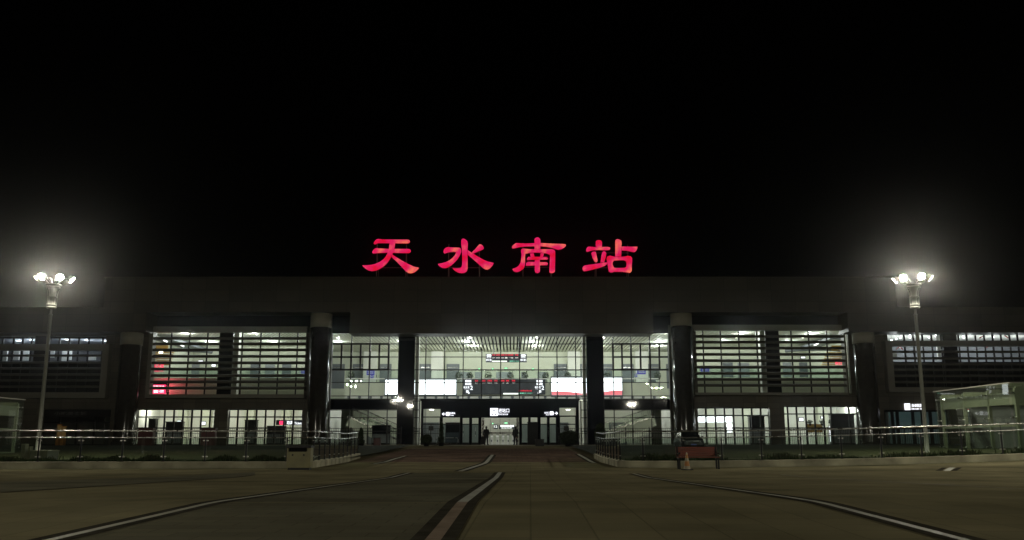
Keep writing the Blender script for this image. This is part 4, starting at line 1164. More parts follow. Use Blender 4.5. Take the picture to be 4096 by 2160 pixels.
it += [('r', 'text_line', 1998, 1445, 60, 4.5, 'led_white'), ('t', '星期三 19:31', 2057, 1445, 38, 4.5, 'led_green')]
for px in (1956, 2093):
    it += [('r', 'icon', px, 1425, 18, 14, 'sign_white'), ('r', 'icon_mark', px-1, 1429, 6, 4, 'sign_dark'), ('t', '候车室2', px, 1440, 24, 9, 'sign_white')]
hb = board_sign('departure_board', 'smaller bright departure board hanging below the slatted ceiling', 'departure board', 1943, 2107, 1416, 1449, 102.0, it, 'screen_off', 'departure boards of the hall', .25)
for px in (1975, 2075):
    mb = MB(); p = U(px, 1416, 102.12); mb.tube([(p.x, 102.12, p.z), (p.x, 102.12, CEIL)], .04, 6); mb.build('hanger', M['door'], hb)
for p0, p1, y0, y1, lab, red in ((1541, 1824, 1520, 1577, 'blank glaring white advertising screen left of the departure board', False), (2207, 2487, 1512, 1580, 'glaring white advertising screen with a pink red wave along its bottom edge', True)):
    a, b = U(p0, y1, YBAL-.4), U(p1, y0, YBAL-.4)
    t = thing('advert_screen', lab, 'screen', (a.x, YBAL-.4, a.z), 'advertising screens of the hall')
    mb = MB(); mb.box(a.x-.1, b.x+.1, YBAL-.39, YBAL-.17, a.z-.22, b.z+.22); mb.build('frame', M['door'], t)
    mb = MB(); mb.box(a.x, b.x, YBAL-.42, YBAL-.392, a.z, b.z); mb.build('display', M['ad_white'], t)
    if red:
        n = 24; pts = [(a.x, a.z), (b.x, a.z)]
        for k in range(n+1):
            u = 1-k/n; pts.append((a.x + (b.x-a.x)*u, a.z + (b.z-a.z)*(.17 + .11*math.sin(u*7.5+.9)*(.4+u*.6))))
        mb = MB(); mb.prism(pts, YBAL-.44, YBAL-.422); mb.build('red_wave', M['ad_red'], t)
for px, w, lab in ((3882, 26, 'red led strip over a white line behind the glass stair shelter, leftmost'), (3924, 16, 'short red led strip behind the glass stair shelter'), (3997, 24, 'red led strip behind the tall corner pane of the stair shelter'), (4077, 24, 'red led strip at the right edge of the picture above a green band')):
    board_sign('led_strip', lab, 'led sign', px-w/2-2, px+w/2+2, 1628, 1652, 96.5, [('t', '售票窗口 8:00', px, 1637, w, 6, 'led_red'), ('r', 'text_line', px, 1644, w, 4, 'led_white' if px < 3950 else 'led_green')], 'screen_off', 'led strips of the ticket hall')
for px in (3900, 4000, 4090): lamp(ux(px, 98), 98, uz(1668, 98), 6, (.5, 1, .85))
# shop signs glowing red in the side halls
board_sign('shop_light_box', 'glowing red and white light box behind the lowest louvres at the far left', 'light box', 604, 668, 1530, 1572, 95.6,
  [('r', 'field', 634, 1557, 58, 36, 'pinkred'), ('t', '特惠', 622, 1549, 26, 14, 'sign_white'), ('t', '美食', 648, 1549, 22, 14, 'sign_white'), ('t', '套餐', 636, 1566, 44, 12, 'sign_white')], 'sign_dark', 'red shop signs')
board_sign('shop_sign_letters', 'row of red glowing shop characters behind the middle louvres at the far left', 'sign', 598, 660, 1452, 1496, 98.5,
  [('t', '天水人家', 628, 1463, 58, 18, 'pinkred'), ('t', '风味小吃', 636, 1483, 42, 12, 'pinkred')], None, 'red shop signs')
board_sign('shop_sign_letters', 'row of red glowing shop characters behind the louvres at the far right', 'sign', 3330, 3386, 1440, 1475, 98.5,
  [('t', '美食广场', 3362, 1452, 46, 16, 'pinkred'), ('t', '小吃', 3352, 1469, 22, 9, 'pinkred')], None, 'red shop signs')
lamp(ux(655, 95.7), 95.9, uz(1545, 95.9), 90, (1, .10, .16), .2)  # added point lamp, strengthens the light box's red cast on the parapet
for px, py, w, h, Y, lab in ((644, 1410, 18, 11, 97.4, 'warm lit lamp box in the left canteen'), (3362, 1394, 16, 11, 97.4, 'warm lit lamp box in the right canteen')):
    board_sign('lamp_box', lab, 'lamp', px-w/2, px+w/2, py-h/2, py+h/2, Y, [('r', 'diffuser', px, py, w-3, h-3, 'warm')], 'door')
for i, (px, py, sg) in enumerate(((662, 1364, 1), (728, 1382, 1), (3264, 1378, -1), (3278, 1371, -1), (3350, 1347, -1), (605, 1390, 1))):
    a, b = U(px-7, py-3*sg, 99), U(px+7, py+3*sg, 99)
    t = thing('tube_light', ['bright slanting ceiling tube lamp in the left canteen near its gold ceiling', 'small slanting ceiling tube lamp left of the curved soffit', 'short slanting tube lamp, lower one by the right curved soffit', 'short slanting tube lamp, upper one by the right curved soffit', 'long slanting tube lamp in the right canteen', 'short bright tube lamp at the outer edge of the left canteen'][i], 'lamp', tuple(a), 'canteen tube lamps')
    mb = MB(); mb.bar(a, b, .12, .12); mb.build('tube', M['tubelight'], t)
    mb = MB(); mb.bar(a + Vector((0,.02,.09)), b + Vector((0,.02,.09)), .16, .05); mb.build('holder', M['door'], t)
mb = MB()
# blue information panels on the balcony, hanging screens, exit signs
for px, py, w, h, Y, lab in ((1482, 1491, 32, 18, 107, 'blue information panel behind the left balcony railing'), (2566, 1488, 34, 18, 107, 'blue information panel behind the right balcony railing'),
                             (1488, 1507, 12, 12, 106.6, 'small blue notice with white figure below the left blue panel'), (2544, 1501, 10, 14, 106.6, 'small blue notice left of the right blue panel'),
                             (2820, 1480, 34, 12, 100, 'blue information panel behind the right louvres'), (1211, 1487, 14, 14, 100, 'blue information panel at the inner edge of the left louvres')):
    board_sign('information_sign', lab, 'sign', px-w/2, px+w/2, py-h/2, py+h/2, Y, [('r', 'text_line', px, py-h*.2, w*.7, h*.12, 'white'), ('r', 'text_line', px, py+h*.1, w*.7, h*.12, 'white')], 'blue', 'blue information panels')
for px, py, w, h, Y, lab in ((803, 1446, 22, 13, 99, 'small tilted hanging screen behind the fifth row of left louvres'), (855, 1462, 20, 14, 99, 'hanging screen with white lines beside the left dark pier'), (3212, 1430, 20, 11, 99, 'small tilted hanging screen behind the right louvres'),
                             (813, 1693, 22, 17, 96.5, 'bright hanging monitor in the left ground floor window'), (3205, 1678, 20, 17, 96.5, 'bright monitor near the middle of the right ground floor window'), (3288, 1670, 11, 13, 96.5, 'narrow bright monitor above the plants in the right window'),
                             (716, 1684, 19, 8, 96.5, 'thin bright sign strip over the dark booth in the left window'), (1020, 1704, 12, 5, 97, 'faint screen beside the dark door in the left window')):
    board_sign('hanging_screen', lab, 'screen', px-w/2, px+w/2, py-h/2, py+h/2, Y, [('r', 'display', px, py, w-4, h-5, 'sign_white')], 'iron', 'small hanging screens')
for px, py, w, Y, lab in ((1917, 1475, 6, 105.5, 'leftmost small green exit lamp under the upper board'), (1971, 1475, 6, 105.5, 'small green exit lamp left of the green exit sign'), (2024, 1473, 12, 105.5, 'wide green exit sign above the balcony railing'), (2132, 1475, 5, 105.5, 'small green exit lamp right of the green exit sign'),
                          (2024, 1692, 13, 99, 'green exit sign inside the open doorway'), (1971, 1694, 5, 99, 'small green exit lamp inside the open doorway')):
    board_sign('exit_sign', lab, 'exit sign', px-w/2-1, px+w/2+1, py-3.5, py+3.5, Y, [('r', 'display', px, py, w, 5, 'exit')], 'iron', 'green exit signs', .08)
# ad wall in the right ground floor window
board_sign('light_wall', 'very bright white advertising wall low in the right ground floor window', 'light box', 2770, 2928, 1666, 1690, 97.5, [('r', 'display', 2850, 1678, 154, 21, 'ad_white'), ('r', 'display', 2918, 1712, 20, 34, 'ad_white')], 'door')
# pendant lamps in the right wing
for i, (px, py) in enumerate(((3566, 1361), (3585, 1356), (3603, 1341), (3601, 1351), (3639, 1341), (3639, 1350), (3673, 1341), (3674, 1350), (3715, 1340), (3716, 1349), (3743, 1340), (3744, 1349), (3833, 1337), (3834, 1348), (3853, 1343), (3855, 1351), (3973, 1349))):
    p = U(px, py, 96.5 + (i % 3))
    t = thing('pendant_lamp', 'small white globe lamp hanging in the clerestory of the right wing', 'lamp', tuple(p), 'pendant globe lamps of the right wing')
    mb = MB(); mb.ball(p, .085, 10, 6); mb.build('globe', M['cool'], t)
    mb = MB(); mb.tube([p + Vector((0,0,.08)), (p.x, p.y, CEIL-.15)], .012, 5); mb.build('cord', M['iron'], t)
# red roof trusses seen through the right wing
M['redsteel'] = noisy('red_painted_steel', (.42, .05, .05), .5, .15, 2, .03)
for i, (a, b) in enumerate((((3918, 1352), (3936, 1342)), ((4018, 1341), (4033, 1352)), ((3940, 1393), (3958, 1382)), ((3585, 1398), (3596, 1388)), ((3600, 1388), (3612, 1398)))):
    mb = MB(); mb.bar(U(*a, 98), U(*b, 98), .10, .10); t = mb.build('roof_brace', M['redsteel'], ST)
board_sign('counter', 'low amber lit counter in the right ground floor window', 'counter', 3228, 3290, 1696, 1730, 97, [('r', 'front_panel', 3259, 1713, 58, 30, 'gold')], 'wood')

# ------------------------------------------------------------------ escalators in the side bays
def escalator(label, top, bot, Y0, width=1.3):
    """top and bot are photograph points of the near handrail"""
    a, b = U(*top, Y0), U(*bot, Y0)
    t = thing('escalator', label, 'escalator', (b.x, Y0, ZD), 'escalators of the hall')
    dn = Vector((0, 0, -1))
    d = (b-a).normalized()
    for k, yy_ in enumerate((0, width)):
        o = Vector((0, yy_, 0))
        mb = MB(); mb.bar(a+o, b+o, .09, .09); mb.tube([b+o, b+o+Vector((d.x*.5, 0, -.08)), b+o+Vector((d.x*.62, 0, -.35)), b+o+Vector((d.x*.45,0,-.55))], .05, 6); mb.build('handrail', M['steel'] if k == 0 else M['iron'], t)
        mb = MB(); q = [a+o+dn*.06, b+o+dn*.06, b+o+dn*.95, a+o+dn*.95]; mb.quad(*q); gl_ = mb.build('balustrade', M['glass'], t)
        mb = MB(); n = 8
        for i in range(1, n):
            p = a.lerp(b, i/n) + o; mb.bar(p + dn*.05, p + dn*.95 + d*-.25, .03, .03)
        mb.build('balustrade_joint', M['steel'], gl_)
        mb = MB(); mb.bar(a+o+dn*1.0, b+o+dn*1.0, .10, .14); mb.build('skirt', M['steel'], t)
        mb = MB(); mb.bar(a+o+dn*1.55, b+o+dn*1.55, .08, .95); mb.build('truss_cladding', M['wall'], t)
    mb = MB(); n = 34
    for i in range(n):
        p = a.lerp(b, (i+.5)/n) + dn*1.02
        mb.box(p.x-.17, p.x+.17, Y0+.08, Y0+width-.08, p.z-.18, p.z)
    mb.build('steps', M['door'], t)
    # lit underside strip
    return t
escalator('escalator with glass sides falling to the right behind the left bay windows', (1392, 1628), (1592, 1722), 99)
escalator('second escalator, higher and further in, behind the left bay windows', (1442, 1634), (1600, 1705), 102.5)
escalator('escalator with glass sides rising to the right behind the right bay windows', (2620, 1628), (2420, 1692), 99)
escalator('second escalator, lower and further in, behind the right bay windows', (2590, 1660), (2466, 1706), 102.5)

# ------------------------------------------------------------------ small hall furniture
def gate(px, Y, base=None):
    x = ux(px, Y, 1760)
    t = thing('ticket_gate', 'pale ticket gate cabinet in the row inside the open doorway', 'ticket gate', (x, Y, ZD), 'ticket gates inside the doorway')
    mb = MB(); mb.sideprism([(Y, ZD), (Y+1.4, ZD), (Y+1.4, ZD+1.0), (Y+.15, ZD+1.0), (Y, ZD+.8)], x-.13, x+.13); mb.build('cabinet', M['white'], t)
    mb = MB(); mb.box(x-.16, x+.16, Y+.1, Y+1.45, ZD+1.0, ZD+1.06); mb.build('top', M['iron'], t)
    mb = MB(); mb.box(x-.42, x-.13, Y+.7, Y+.73, ZD+.35, ZD+.95); mb.build('flap', M['glass'], t)
    mb = MB(); mb.box(x-.06, x+.06, Y-.01, Y-.002, ZD+.3, ZD+.5); mb.build('indicator', M['door'], t)
for px in (1950, 1966, 1990, 2012, 2033, 2052, 2066): gate(px, 98.5)
board_sign('gate_header', 'lit white header strip hanging over the ticket gates', 'sign', 1996, 2060, 1700, 1716, 99.2, [('r', 'display', 2028, 1704, 56, 7, 'led_white'), ('t', '进站检票', 2026, 1712, 44, 5, 'led_white')], 'screen_off')
board_sign('gate_header', 'small lit clock sign left of the gate header strip', 'sign', 1974, 1992, 1698, 1716, 99.2, [('t', '12', 1983, 1706, 12, 9, 'led_white')], 'screen_off')

def leaf_ball(mb, c, rx, rz, n, size):
    for i in range(n):
        while True:
            p = Vector((random.uniform(-1,1), random.uniform(-1,1), random.uniform(-1,1)))
            if .25 < p.length < 1: break
        p = Vector((c[0]+p.x*rx, c[1]+p.y*rx, c[2]+p.z*rz))
        u = Vector((random.gauss(0,1), random.gauss(0,1), random.gauss(0,1))).normalized()
        v = u.orthogonal().normalized()
        s_ = size*random.uniform(.6, 1.4)
        mb.add([p-u*s_, p+v*s_*.35, p+u*s_, p-v*s_*.35], [(0,1,2,3)])
    return mb
def pot(t, x, y, z, r, h, mat='iron'):
    mb = MB(); mb.lathe([(r*.7, z), (r, z+h*.9), (r*1.1, z+h*.92), (r*1.1, z+h), (r*.9, z+h), (r*.85, z+h*.9), (.001, z+h*.88)], x, y, 16); mb.build('pot', M[mat], t)
# balcony plants
spots = [1835, 1880, 1953, 2042, 2100, 2183, 2270, 2630, 1405, 1640, 2430]
for i, px in enumerate(spots):
    x = ux(px, 105.4 + 1.4, 1500); z = Z2F
    t = thing('potted_plant', 'bushy potted plant behind the balcony railing', 'potted plant', (x, 106.8, z), 'potted plants along the balcony')
    pot(t, x, 106.8, z, .22, .35, 'white')
    leaf_ball(MB(), (x, 106.8, z+.85), .42, .5, 160, .12).build('foliage', M['shrubleaf'], t)
# ground floor plants in the right window
for i, (px, lab) in enumerate(((3240, 'small potted palm on the amber counter, left one'), (3288, 'small potted palm on the amber counter under the narrow monitor'), (3325, 'broad potted plant on a white stand in the right window'))):
    x = ux(px, 96.6, 1690); z0 = uz(1702, 96.6)
    t = thing('potted_plant', lab, 'potted plant', (x, 96.6, z0), 'plants in the ground floor window')
    pot(t, x, 96.6, z0-.02, .12, .2); leaf_ball(MB(), (x, 96.6, z0+.38), .32, .2, 110, .11).build('foliage', M['shrubleaf'], t)
    if i == 2:
        pass
x = ux(3325, 97, 1715); t = thing('display_stand', 'bluish white display stand under the broad plant', 'stand', (x, 97, ZD)); mb = MB(); mb.box(x-.35, x+.35, 96.8, 97.2, ZD, uz(1704, 97)); mb.build('body', M['white'], t); mb = MB(); mb.box(x-.28, x+.28, 96.77, 96.798, ZD+.3, uz(1706, 97)); mb.build('lit_front', M['sign_white'], t)
# counters, booths and cabinets in ground rooms
def booth(name, lab, px0, px1, pyt, Y, mat, cat, group=None, top=None):
    x0, x1, z1 = ux(px0, Y, 1720), ux(px1, Y, 1720), uz(pyt, Y)
    t = thing(name, lab, cat, (x0, Y, ZD), group)
    mb = MB(); mb.box(x0, x1, Y, Y+.7, ZD, z1-.08); mb.build('body', M[mat], t)
    mb = MB(); mb.box(x0-.05, x1+.05, Y-.05, Y+.75, z1-.08, z1); mb.build('top', M[top or 'iron'], t)
    mb = MB(); mb.box(x0+.06, x1-.06, Y-.02, Y-.003, ZD+.15, ZD + (z1-ZD)*.55); mb.build('front_panel', M['door'], t)
    return t
booth('ticket_machine', 'dark ticket machine with slanting grey screen in the left window', 592, 620, 1673, 95.8, 'darkmetal', 'machine')
booth('sales_booth', 'dark sales booth under a thin bright sign strip in the left window', 662, 727, 1686, 97, 'darkmetal', 'booth')
booth('dark_doorway', 'dark framed doorway cabinet in the middle of the second left window', 978, 1024, 1679, 97, 'darkmetal', 'cabinet')
booth('ticket_counter', 'dark counter below the blue sign panel in the second left window', 1068, 1140, 1703, 96.6, 'darkmetal', 'counter')
booth('dark_doorway', 'dark blue glazed doorway cabinet in the first right window', 3000, 3060, 1664, 97, 'navy', 'cabinet')
booth('ticket_machine', 'dark machine at the outer end of the right window', 3330, 3420, 1658, 95.9, 'darkmetal', 'machine')
booth('information_desk', 'dark blue desk at the foot of the left escalators', 1488, 1560, 1700, 96, 'navy', 'desk')
booth('shop_counter', 'dark wooden counter inside the left vestibule window', 1782, 1838, 1690, 95.8, 'darkmetal', 'counter')

mb = MB(); mb.box(-26, 26, 86.44, 86.496, ZP-.1, ZP+.108)
tag(mb.build('step_edge', M['capital']), kind='structure')
# ------------------------------------------------------------------ railings in front of the station
def picket(px0, px1, Y, lab):
    x0, x1 = ux(px0, Y, 1745), ux(px1, Y, 1745)
    z0 = ZD if 86.5 < Y < 93.4 and abs(x0) < 26 and abs(x1) < 26 else zg(0, Y)
    z1 = uz(1712, Y)
    t = thing('picket_railing', lab, 'railing', (x0, Y, z0), 'dark upright railings along the station front')
    n = max(1, round((x1-x0)/2.4))
    for i in range(n+1):
        x = x0 + (x1-x0)*i/n
        mb = MB(); mb.box(x-.035, x+.035, Y-.035, Y+.035, z0, z1+.06); mb.lathe([(.045, z1+.06), (.045, z1+.08), (.001, z1+.12)], x, Y, 8); mb.build('post', M['iron'], t)
    for z in (z1-.03, z1-.52, z0+.14):
        mb = MB(); mb.box(x0, x1, Y-.018, Y+.018, z-.022, z+.022); mb.build('rail', M['iron'], t)
    mb = MB(); m_ = int((x1-x0)/.17)
    for i in range(1, m_):
        x = x0 + (x1-x0)*i/m_
        mb.box(x-.014, x+.014, Y-.012, Y+.012, z0+.10, z1-.05)
    mb.build('bar_panel', M['iron'], t)
for a, b, lab in ((566, 862, 'dark upright railing in front of the first ground floor window left of the doors'), (914, 1230, 'dark upright railing in front of the window with the blue sign panel'),
                  (1318, 1488, 'dark upright railing at the foot of the left escalators'), (1552, 1604, 'short dark railing just left of the left dark pier'), (1656, 1772, 'dark railing between the left pier and the entrance doors'),
                  (2232, 2350, 'dark railing between the entrance doors and the right pier'), (2408, 2692, 'dark upright railing at the foot of the right escalators'), (2784, 3086, 'dark upright railing in front of the white light wall'),
                  (3126, 3440, 'dark upright railing in front of the amber counter'), (3530, 3800, 'dark upright railing below the lit sign on the right wing')):
    picket(a, b, 88.2, lab)

def shrub(px, Y, pw, top, bot, lab, cone=False, potw=26, poth=14):
    x = ux(px, Y, 1750); z0 = ZD if Y > 86.5 else zg(x, Y)
    sc = U(2001, 1750, Y).x - U(2000, 1750, Y).x
    t = thing('potted_shrub', lab, 'shrub', (x, Y, z0), 'potted shrubs before the doors')
    pot(t, x, Y, z0, potw*sc/2, poth*sc)
    zt = uz(top, Y); zb = z0 + poth*sc*.9
    mb = MB(); mb.tube([(x, Y, zb-.1), (x, Y, (zb+zt)/2)], .03, 6); mb.build('stem', M['wood'], t)
    mb = MB(); w = pw*sc/2; h = zt-zb
    if cone:
        for f, r in ((.16, 1.0), (.45, .62), (.68, .62), (.88, .42)):
            leaf_ball(mb, (x, Y, zb+h*f), w*r, h*.20, 420, .10)
        leaf_ball(mb, (x, Y, zb+h*.5), w*.35, h*.5, 400, .10)
    else:
        leaf_ball(mb, (x, Y, zb+h*.45), w, h*.55, 1500, .11); leaf_ball(mb, (x+w*.3, Y, zb+h*.55), w*.5, h*.45, 500, .11); leaf_ball(mb, (x-w*.35, Y, zb+h*.4), w*.55, h*.5, 500, .11)
    mb.build('foliage', M['shrubleaf'], t)
shrub(1444, 82, 30, 1716, 1790, 'dark tiered potted shrub standing at the end of the left glass railing', True)
shrub(1706, 84, 46, 1738, 1790, 'round dark potted shrub under the left black notice stand')
shrub(1765, 85, 26, 1690, 1788, 'tallest narrow dark shrub left of the entrance doors', True)
shrub(2276, 84, 84, 1722, 1788, 'broad dark shrub below the right black notice stand', False, 40, 12)
shrub(2400, 80, 44, 1690, 1780, 'tall dark shrub against the right pier beside the railing corner', False, 30, 12)
for px, lab in ((1724, 'black two board notice stand behind the round shrub left of the doors'), (2265, 'black two board notice stand behind the broad shrub right of the doors')):
    Y = 87.5; x = ux(px, Y, 1700)
    t = thing('notice_stand', lab, 'notice stand', (x, Y, ZD), 'black notice stands by the doors')
    mb = MB(); mb.box(x-.04, x+.04, Y+.03, Y+.09, ZD, uz(1694, Y)); mb.box(x-.25, x+.25, Y-.2, Y+.3, ZD, ZD+.03); mb.build('post', M['iron'], t)
    for y0, y1, w in ((1700, 1694, 11), (1722, 1704, 10)):
        a, b = U(px-w, y0, Y), U(px+w, y1, Y)
        mb = MB(); mb.box(a.x, b.x, Y-.03, Y+.025, a.z, b.z); mb.build('board', M['iron'], t, .01)
for px0, px1, pyt, Y, lab, m_ in ((1494, 1521, 1750, 84, 'narrow dark red cabinet standing in front of the left escalators', 'redbox'), (2110, 2150, 1688, 89.4, 'tall dark booth in front of the right door leaves', 'darkmetal'),
                                  (2142, 2176, 1756, 86.0, 'low dark box beside the tall booth at the doors', 'iron'), (550, 610, 1711, 84, 'dark red counter outside the outer left window', 'redbox'), (803, 859, 1711, 84, 'dark red counter outside the left window near the pier', 'redbox')):
    x0, x1, z1 = ux(px0, Y, 1750), ux(px1, Y, 1750), uz(pyt, Y)
    z0 = ZD if 86.5 < Y < 93.4 else zg(0, Y)
    t = thing('cabinet', lab, 'cabinet', (x0, Y, z0), 'cabinets on the podium')
    mb = MB(); mb.box(x0, x1, Y, Y+.6, z0, z1-.06); mb.build('body', M[m_], t)
    mb = MB(); mb.box(x0-.03, x1+.03, Y-.03, Y+.63, z1-.06, z1); mb.build('top', M['iron'], t)
    mb = MB(); mb.box(x0+.05, (x0+x1)/2-.01, Y-.018, Y-.002, z0+.08, z1-.12); mb.box((x0+x1)/2+.01, x1-.05, Y-.018, Y-.002, z0+.08, z1-.12); mb.build('door', M[m_], t)
# low crowd barrier before the left doors
Y = 87.2; x0, x1 = ux(1745, Y, 1770), ux(1832, Y, 1770)
t = thing('crowd_barrier', 'low dark crowd barrier in front of the left door leaves', 'barrier', (x0, Y, ZD), 'low barriers')
mb = MB(); mb.tube([(x0, Y, ZD), (x0, Y, ZD+.58), (x0+.1, Y, ZD+.66), (x1-.1, Y, ZD+.66), (x1, Y, ZD+.58), (x1, Y, ZD)], .025, 8); mb.tube([(x0, Y, ZD+.15), (x1, Y, ZD+.15)], .018, 6); mb.build('frame', M['steel'], t)
mb = MB()
for k in range(1, 12): mb.tube([(x0+(x1-x0)*k/12, Y, ZD+.15), (x0+(x1-x0)*k/12, Y, ZD+.65)], .01, 5)
mb.build('bar_panel', M['iron'], t)
for x in (x0+.25, x1-.25): mb = MB(); mb.box(x-.03, x+.03, Y-.3, Y+.3, ZD, ZD+.03); mb.build('foot', M['iron'], t)
# little lit booths under the unlit shop sign
for px, y0, w, lab in ((232, 1697, 8, 'small yellow lit machine under the unlit shop sign, taller one'), (251, 1704, 9, 'small orange lit machine under the unlit shop sign, lower one')):
    Y = 91.5; x = ux(px, Y, 1710); z1 = uz(y0, Y); h = w*.0125
    t = thing('game_machine', lab, 'machine', (x, Y, ZP), 'small lit machines')
    mb = MB(); mb.box(x-h*1.2, x+h*1.2, Y, Y+.6, ZP, ZP+.7); mb.box(x-h*1.2, x+h*1.2, Y, Y+.6, z1-.1, z1); mb.build('cabinet', M['orange'], t)
    mb = MB(); mb.box(x-h, x+h, Y+.02, Y+.5, ZP+.702, z1-.102); mb.build('lit_case', M['warm_dim'], t)

# ------------------------------------------------------------------ people in the doorway
def person(px, Y, lab, face, legspread, bag, coat, arms):
    x = ux(px, Y, 1750); z = ZD
    t = thing('person', lab, 'person', (x, Y, z))
    c, s_ = math.cos(face), math.sin(face)
    def W(p): return Vector((x + p[0]*c - p[1]*s_, Y + p[0]*s_ + p[1]*c, z + p[2]))
    V, E, Rr = [], [], []
    def add(p, r, par=None):
        V.append(W(p)); Rr.append(r)
        if par is not None: E.append((par, len(V)-1))
        return len(V)-1
    pel = add((0, 0, .92), .14)
    wai = add((0, .01, 1.08), .12, pel); che = add((0, .0, 1.28), .145, wai); nk0 = add((0, .0, 1.43), .075, che); nk = add((0, -.015, 1.50), .052, nk0)
    hd0 = add((0, -.03, 1.56), .072, nk); hd1 = add((0, -.03, 1.63), .088, hd0); add((0, -.025, 1.70), .062, hd1)
    add((0, -.125, 1.605), .014, hd0)                                   # nose
    for sd in (-1, 1): add((sd*.092, -.02, 1.61), .013, hd1)            # ears
    for i, sd in enumerate((-1, 1)):
        sh = add((sd*.17, 0, 1.40), .062, che)
        ex, ey, ez, wx, wy, wz = arms[i]
        el = add((sd*ex, ey, ez), .043, sh); wr = add((sd*wx, wy, wz), .028, el)
        pm = add((sd*(wx+.005), wy-.01, wz-.07), .032, wr)
        for k, (ln, off) in enumerate(((.065, -.03), (.08, -.01), (.075, .01), (.055, .03))):
            f1 = add((sd*(wx+.01), wy-.01+off, wz-.07-ln*.55), .0095, pm); add((sd*(wx-.008), wy-.015+off, wz-.07-ln*1.05), .008, f1)
        th = add((sd*(wx-.01), wy-.05, wz-.06), .011, pm); add((sd*(wx-.015), wy-.065, wz-.10), .009, th)
        hp = add((sd*.09, 0, .86), .095, pel); kn = add((sd*(.09+legspread*.4), -.02, .48), .062, hp); an = add((sd*(.09+legspread), .02, .09), .042, kn)
        to = add((sd*(.10+legspread), -.06, .04), .042, an); add((sd*(.11+legspread), -.16, .03), .034, to)
    o = ORG[t.name]
    me = bpy.data.meshes.new('body'); me.from_pydata([v-o for v in V], E, []); me.materials.append(M['skin'])
    b = bpy.data.objects.new('body', me); COL.objects.link(b); b.parent = t
    sk = b.modifiers.new('skin', 'SKIN'); b.modifiers.new('sub', 'SUBSURF').levels = 1; b.modifiers['sub'].render_levels = 1
    for i, r in enumerate(Rr): me.skin_vertices[0].data[i].radius = (r, r)
    me.skin_vertices[0].data[0].use_root = True
    def ell(rows, name, mat):
        mb = MB(); n = 18; vs = []
        for zz, rx, ry, dx, dy in rows:
            for k in range(n):
                a = 2*math.pi*k/n; vs.append(W((dx + rx*math.cos(a), dy + ry*math.sin(a), zz)))
        fs = [(i*n+k, i*n+(k+1) % n, (i+1)*n+(k+1) % n, (i+1)*n+k) for i in range(len(rows)-1) for k in range(n)]
        mb.add(vs, fs, True); return mb.build(name, M[mat], t)
    ell([(coat, .235, .17, 0, 0), (coat+.02, .24, .175, 0, 0), (.95, .215, .165, 0, 0), (1.10, .19, .15, 0, .01), (1.28, .225, .165, 0, .01), (1.40, .20, .13, 0, .0), (1.465, .085, .085, 0, -.01), (1.50, .07, .07, 0, -.015)], 'coat', 'black')
    for i, sd in enumerate((-1, 1)):
        ex, ey, ez, wx, wy, wz = arms[i]
        mb = MB(); mb.tube([W((sd*.15, 0, 1.42)), W((sd*.19, 0, 1.38)), W((sd*ex, ey, ez)), W((sd*wx, wy, wz+.01))], [.085, .085, .066, .05], 10); mb.build('sleeve', M['black'], t)
        mb = MB(); mb.tube([W((sd*.085, 0, .90)), W((sd*(.09+legspread*.4), -.02, .48)), W((sd*(.09+legspread), .02, .07))], [.125, .085, .068], 10); mb.build('trouser_leg', M['trouser'], t)
        mb = MB(); mb.tube([W((sd*(.09+legspread), .06, .045)), W((sd*(.10+legspread), -.06, .045)), W((sd*(.11+legspread), -.19, .03))], [.05, .052, .035], 8); mb.build('shoe', M['rubber'], t)
    mb = MB(); c_ = W((0, -.012, 1.645)); mb.ball((c_.x, c_.y, c_.z), .107, 14, 9, 1.0); p2 = W((0, .045, 1.58)); mb.ball((p2.x, p2.y, p2.z), .085, 12, 8, 1.15); mb.build('hair', M['hair'], t)
    if bag:
        i = 1; ex, ey, ez, wx, wy, wz = arms[i]
        p = W((wx+.03, wy, wz-.30))
        tb = thing('handbag', 'dark bag hanging from the hand of the left person', 'bag', tuple(p))
        mb = MB(); mb.box(p.x-.16, p.x+.16, p.y-.07, p.y+.07, p.z-.16, p.z+.13); mb.build('body', M['black'], tb, .04)
        q = W((wx+.005, wy-.01, wz-.08)); mb = MB(); mb.tube([p + Vector((-.10, 0, .12)), q + Vector((-.02, 0, 0)), q + Vector((.02, 0, 0)), p + Vector((.10, 0, .12))], .011, 6); mb.build('handle', M['rubber'], tb)
    return t
person(1945, 86.9, 'person in dark coat walking at the left side of the open doorway, carrying a bag', R(160), .05, True, .66, [(.27, .02, 1.14, .27, -.06, .93), (.29, .02, 1.13, .33, -.04, .92)])
person(2062, 86.9, 'person in dark jacket standing at the right side of the open doorway', R(200), .03, False, .78, [(.26, .03, 1.13, .22, -.10, .98), (.26, .03, 1.13, .25, -.08, .92)])

x = ux(1930, 86.9, 1770)
t = thing('suitcase', 'dark suitcase standing beside the person with the bag', 'suitcase', (x, 86.9, ZD))
mb = MB(); mb.box(x-.22, x+.22, 86.78, 87.04, ZD+.05, ZD+.55); mb.build('body', M['black'], t, .04)
mb = MB(); mb.tube([(x-.1, 86.98, ZD+.55), (x-.1, 86.98, ZD+.85), (x+.1, 86.98, ZD+.85), (x+.1, 86.98, ZD+.55)], .012, 6); mb.build('handle', M['iron'], t)
for sx in (-.16, .16): mb = MB(); mb.tube([(x+sx-.02, 86.91, ZD+.03), (x+sx+.02, 86.91, ZD+.03)], .03, 8); mb.build('wheel', M['rubber'], t)
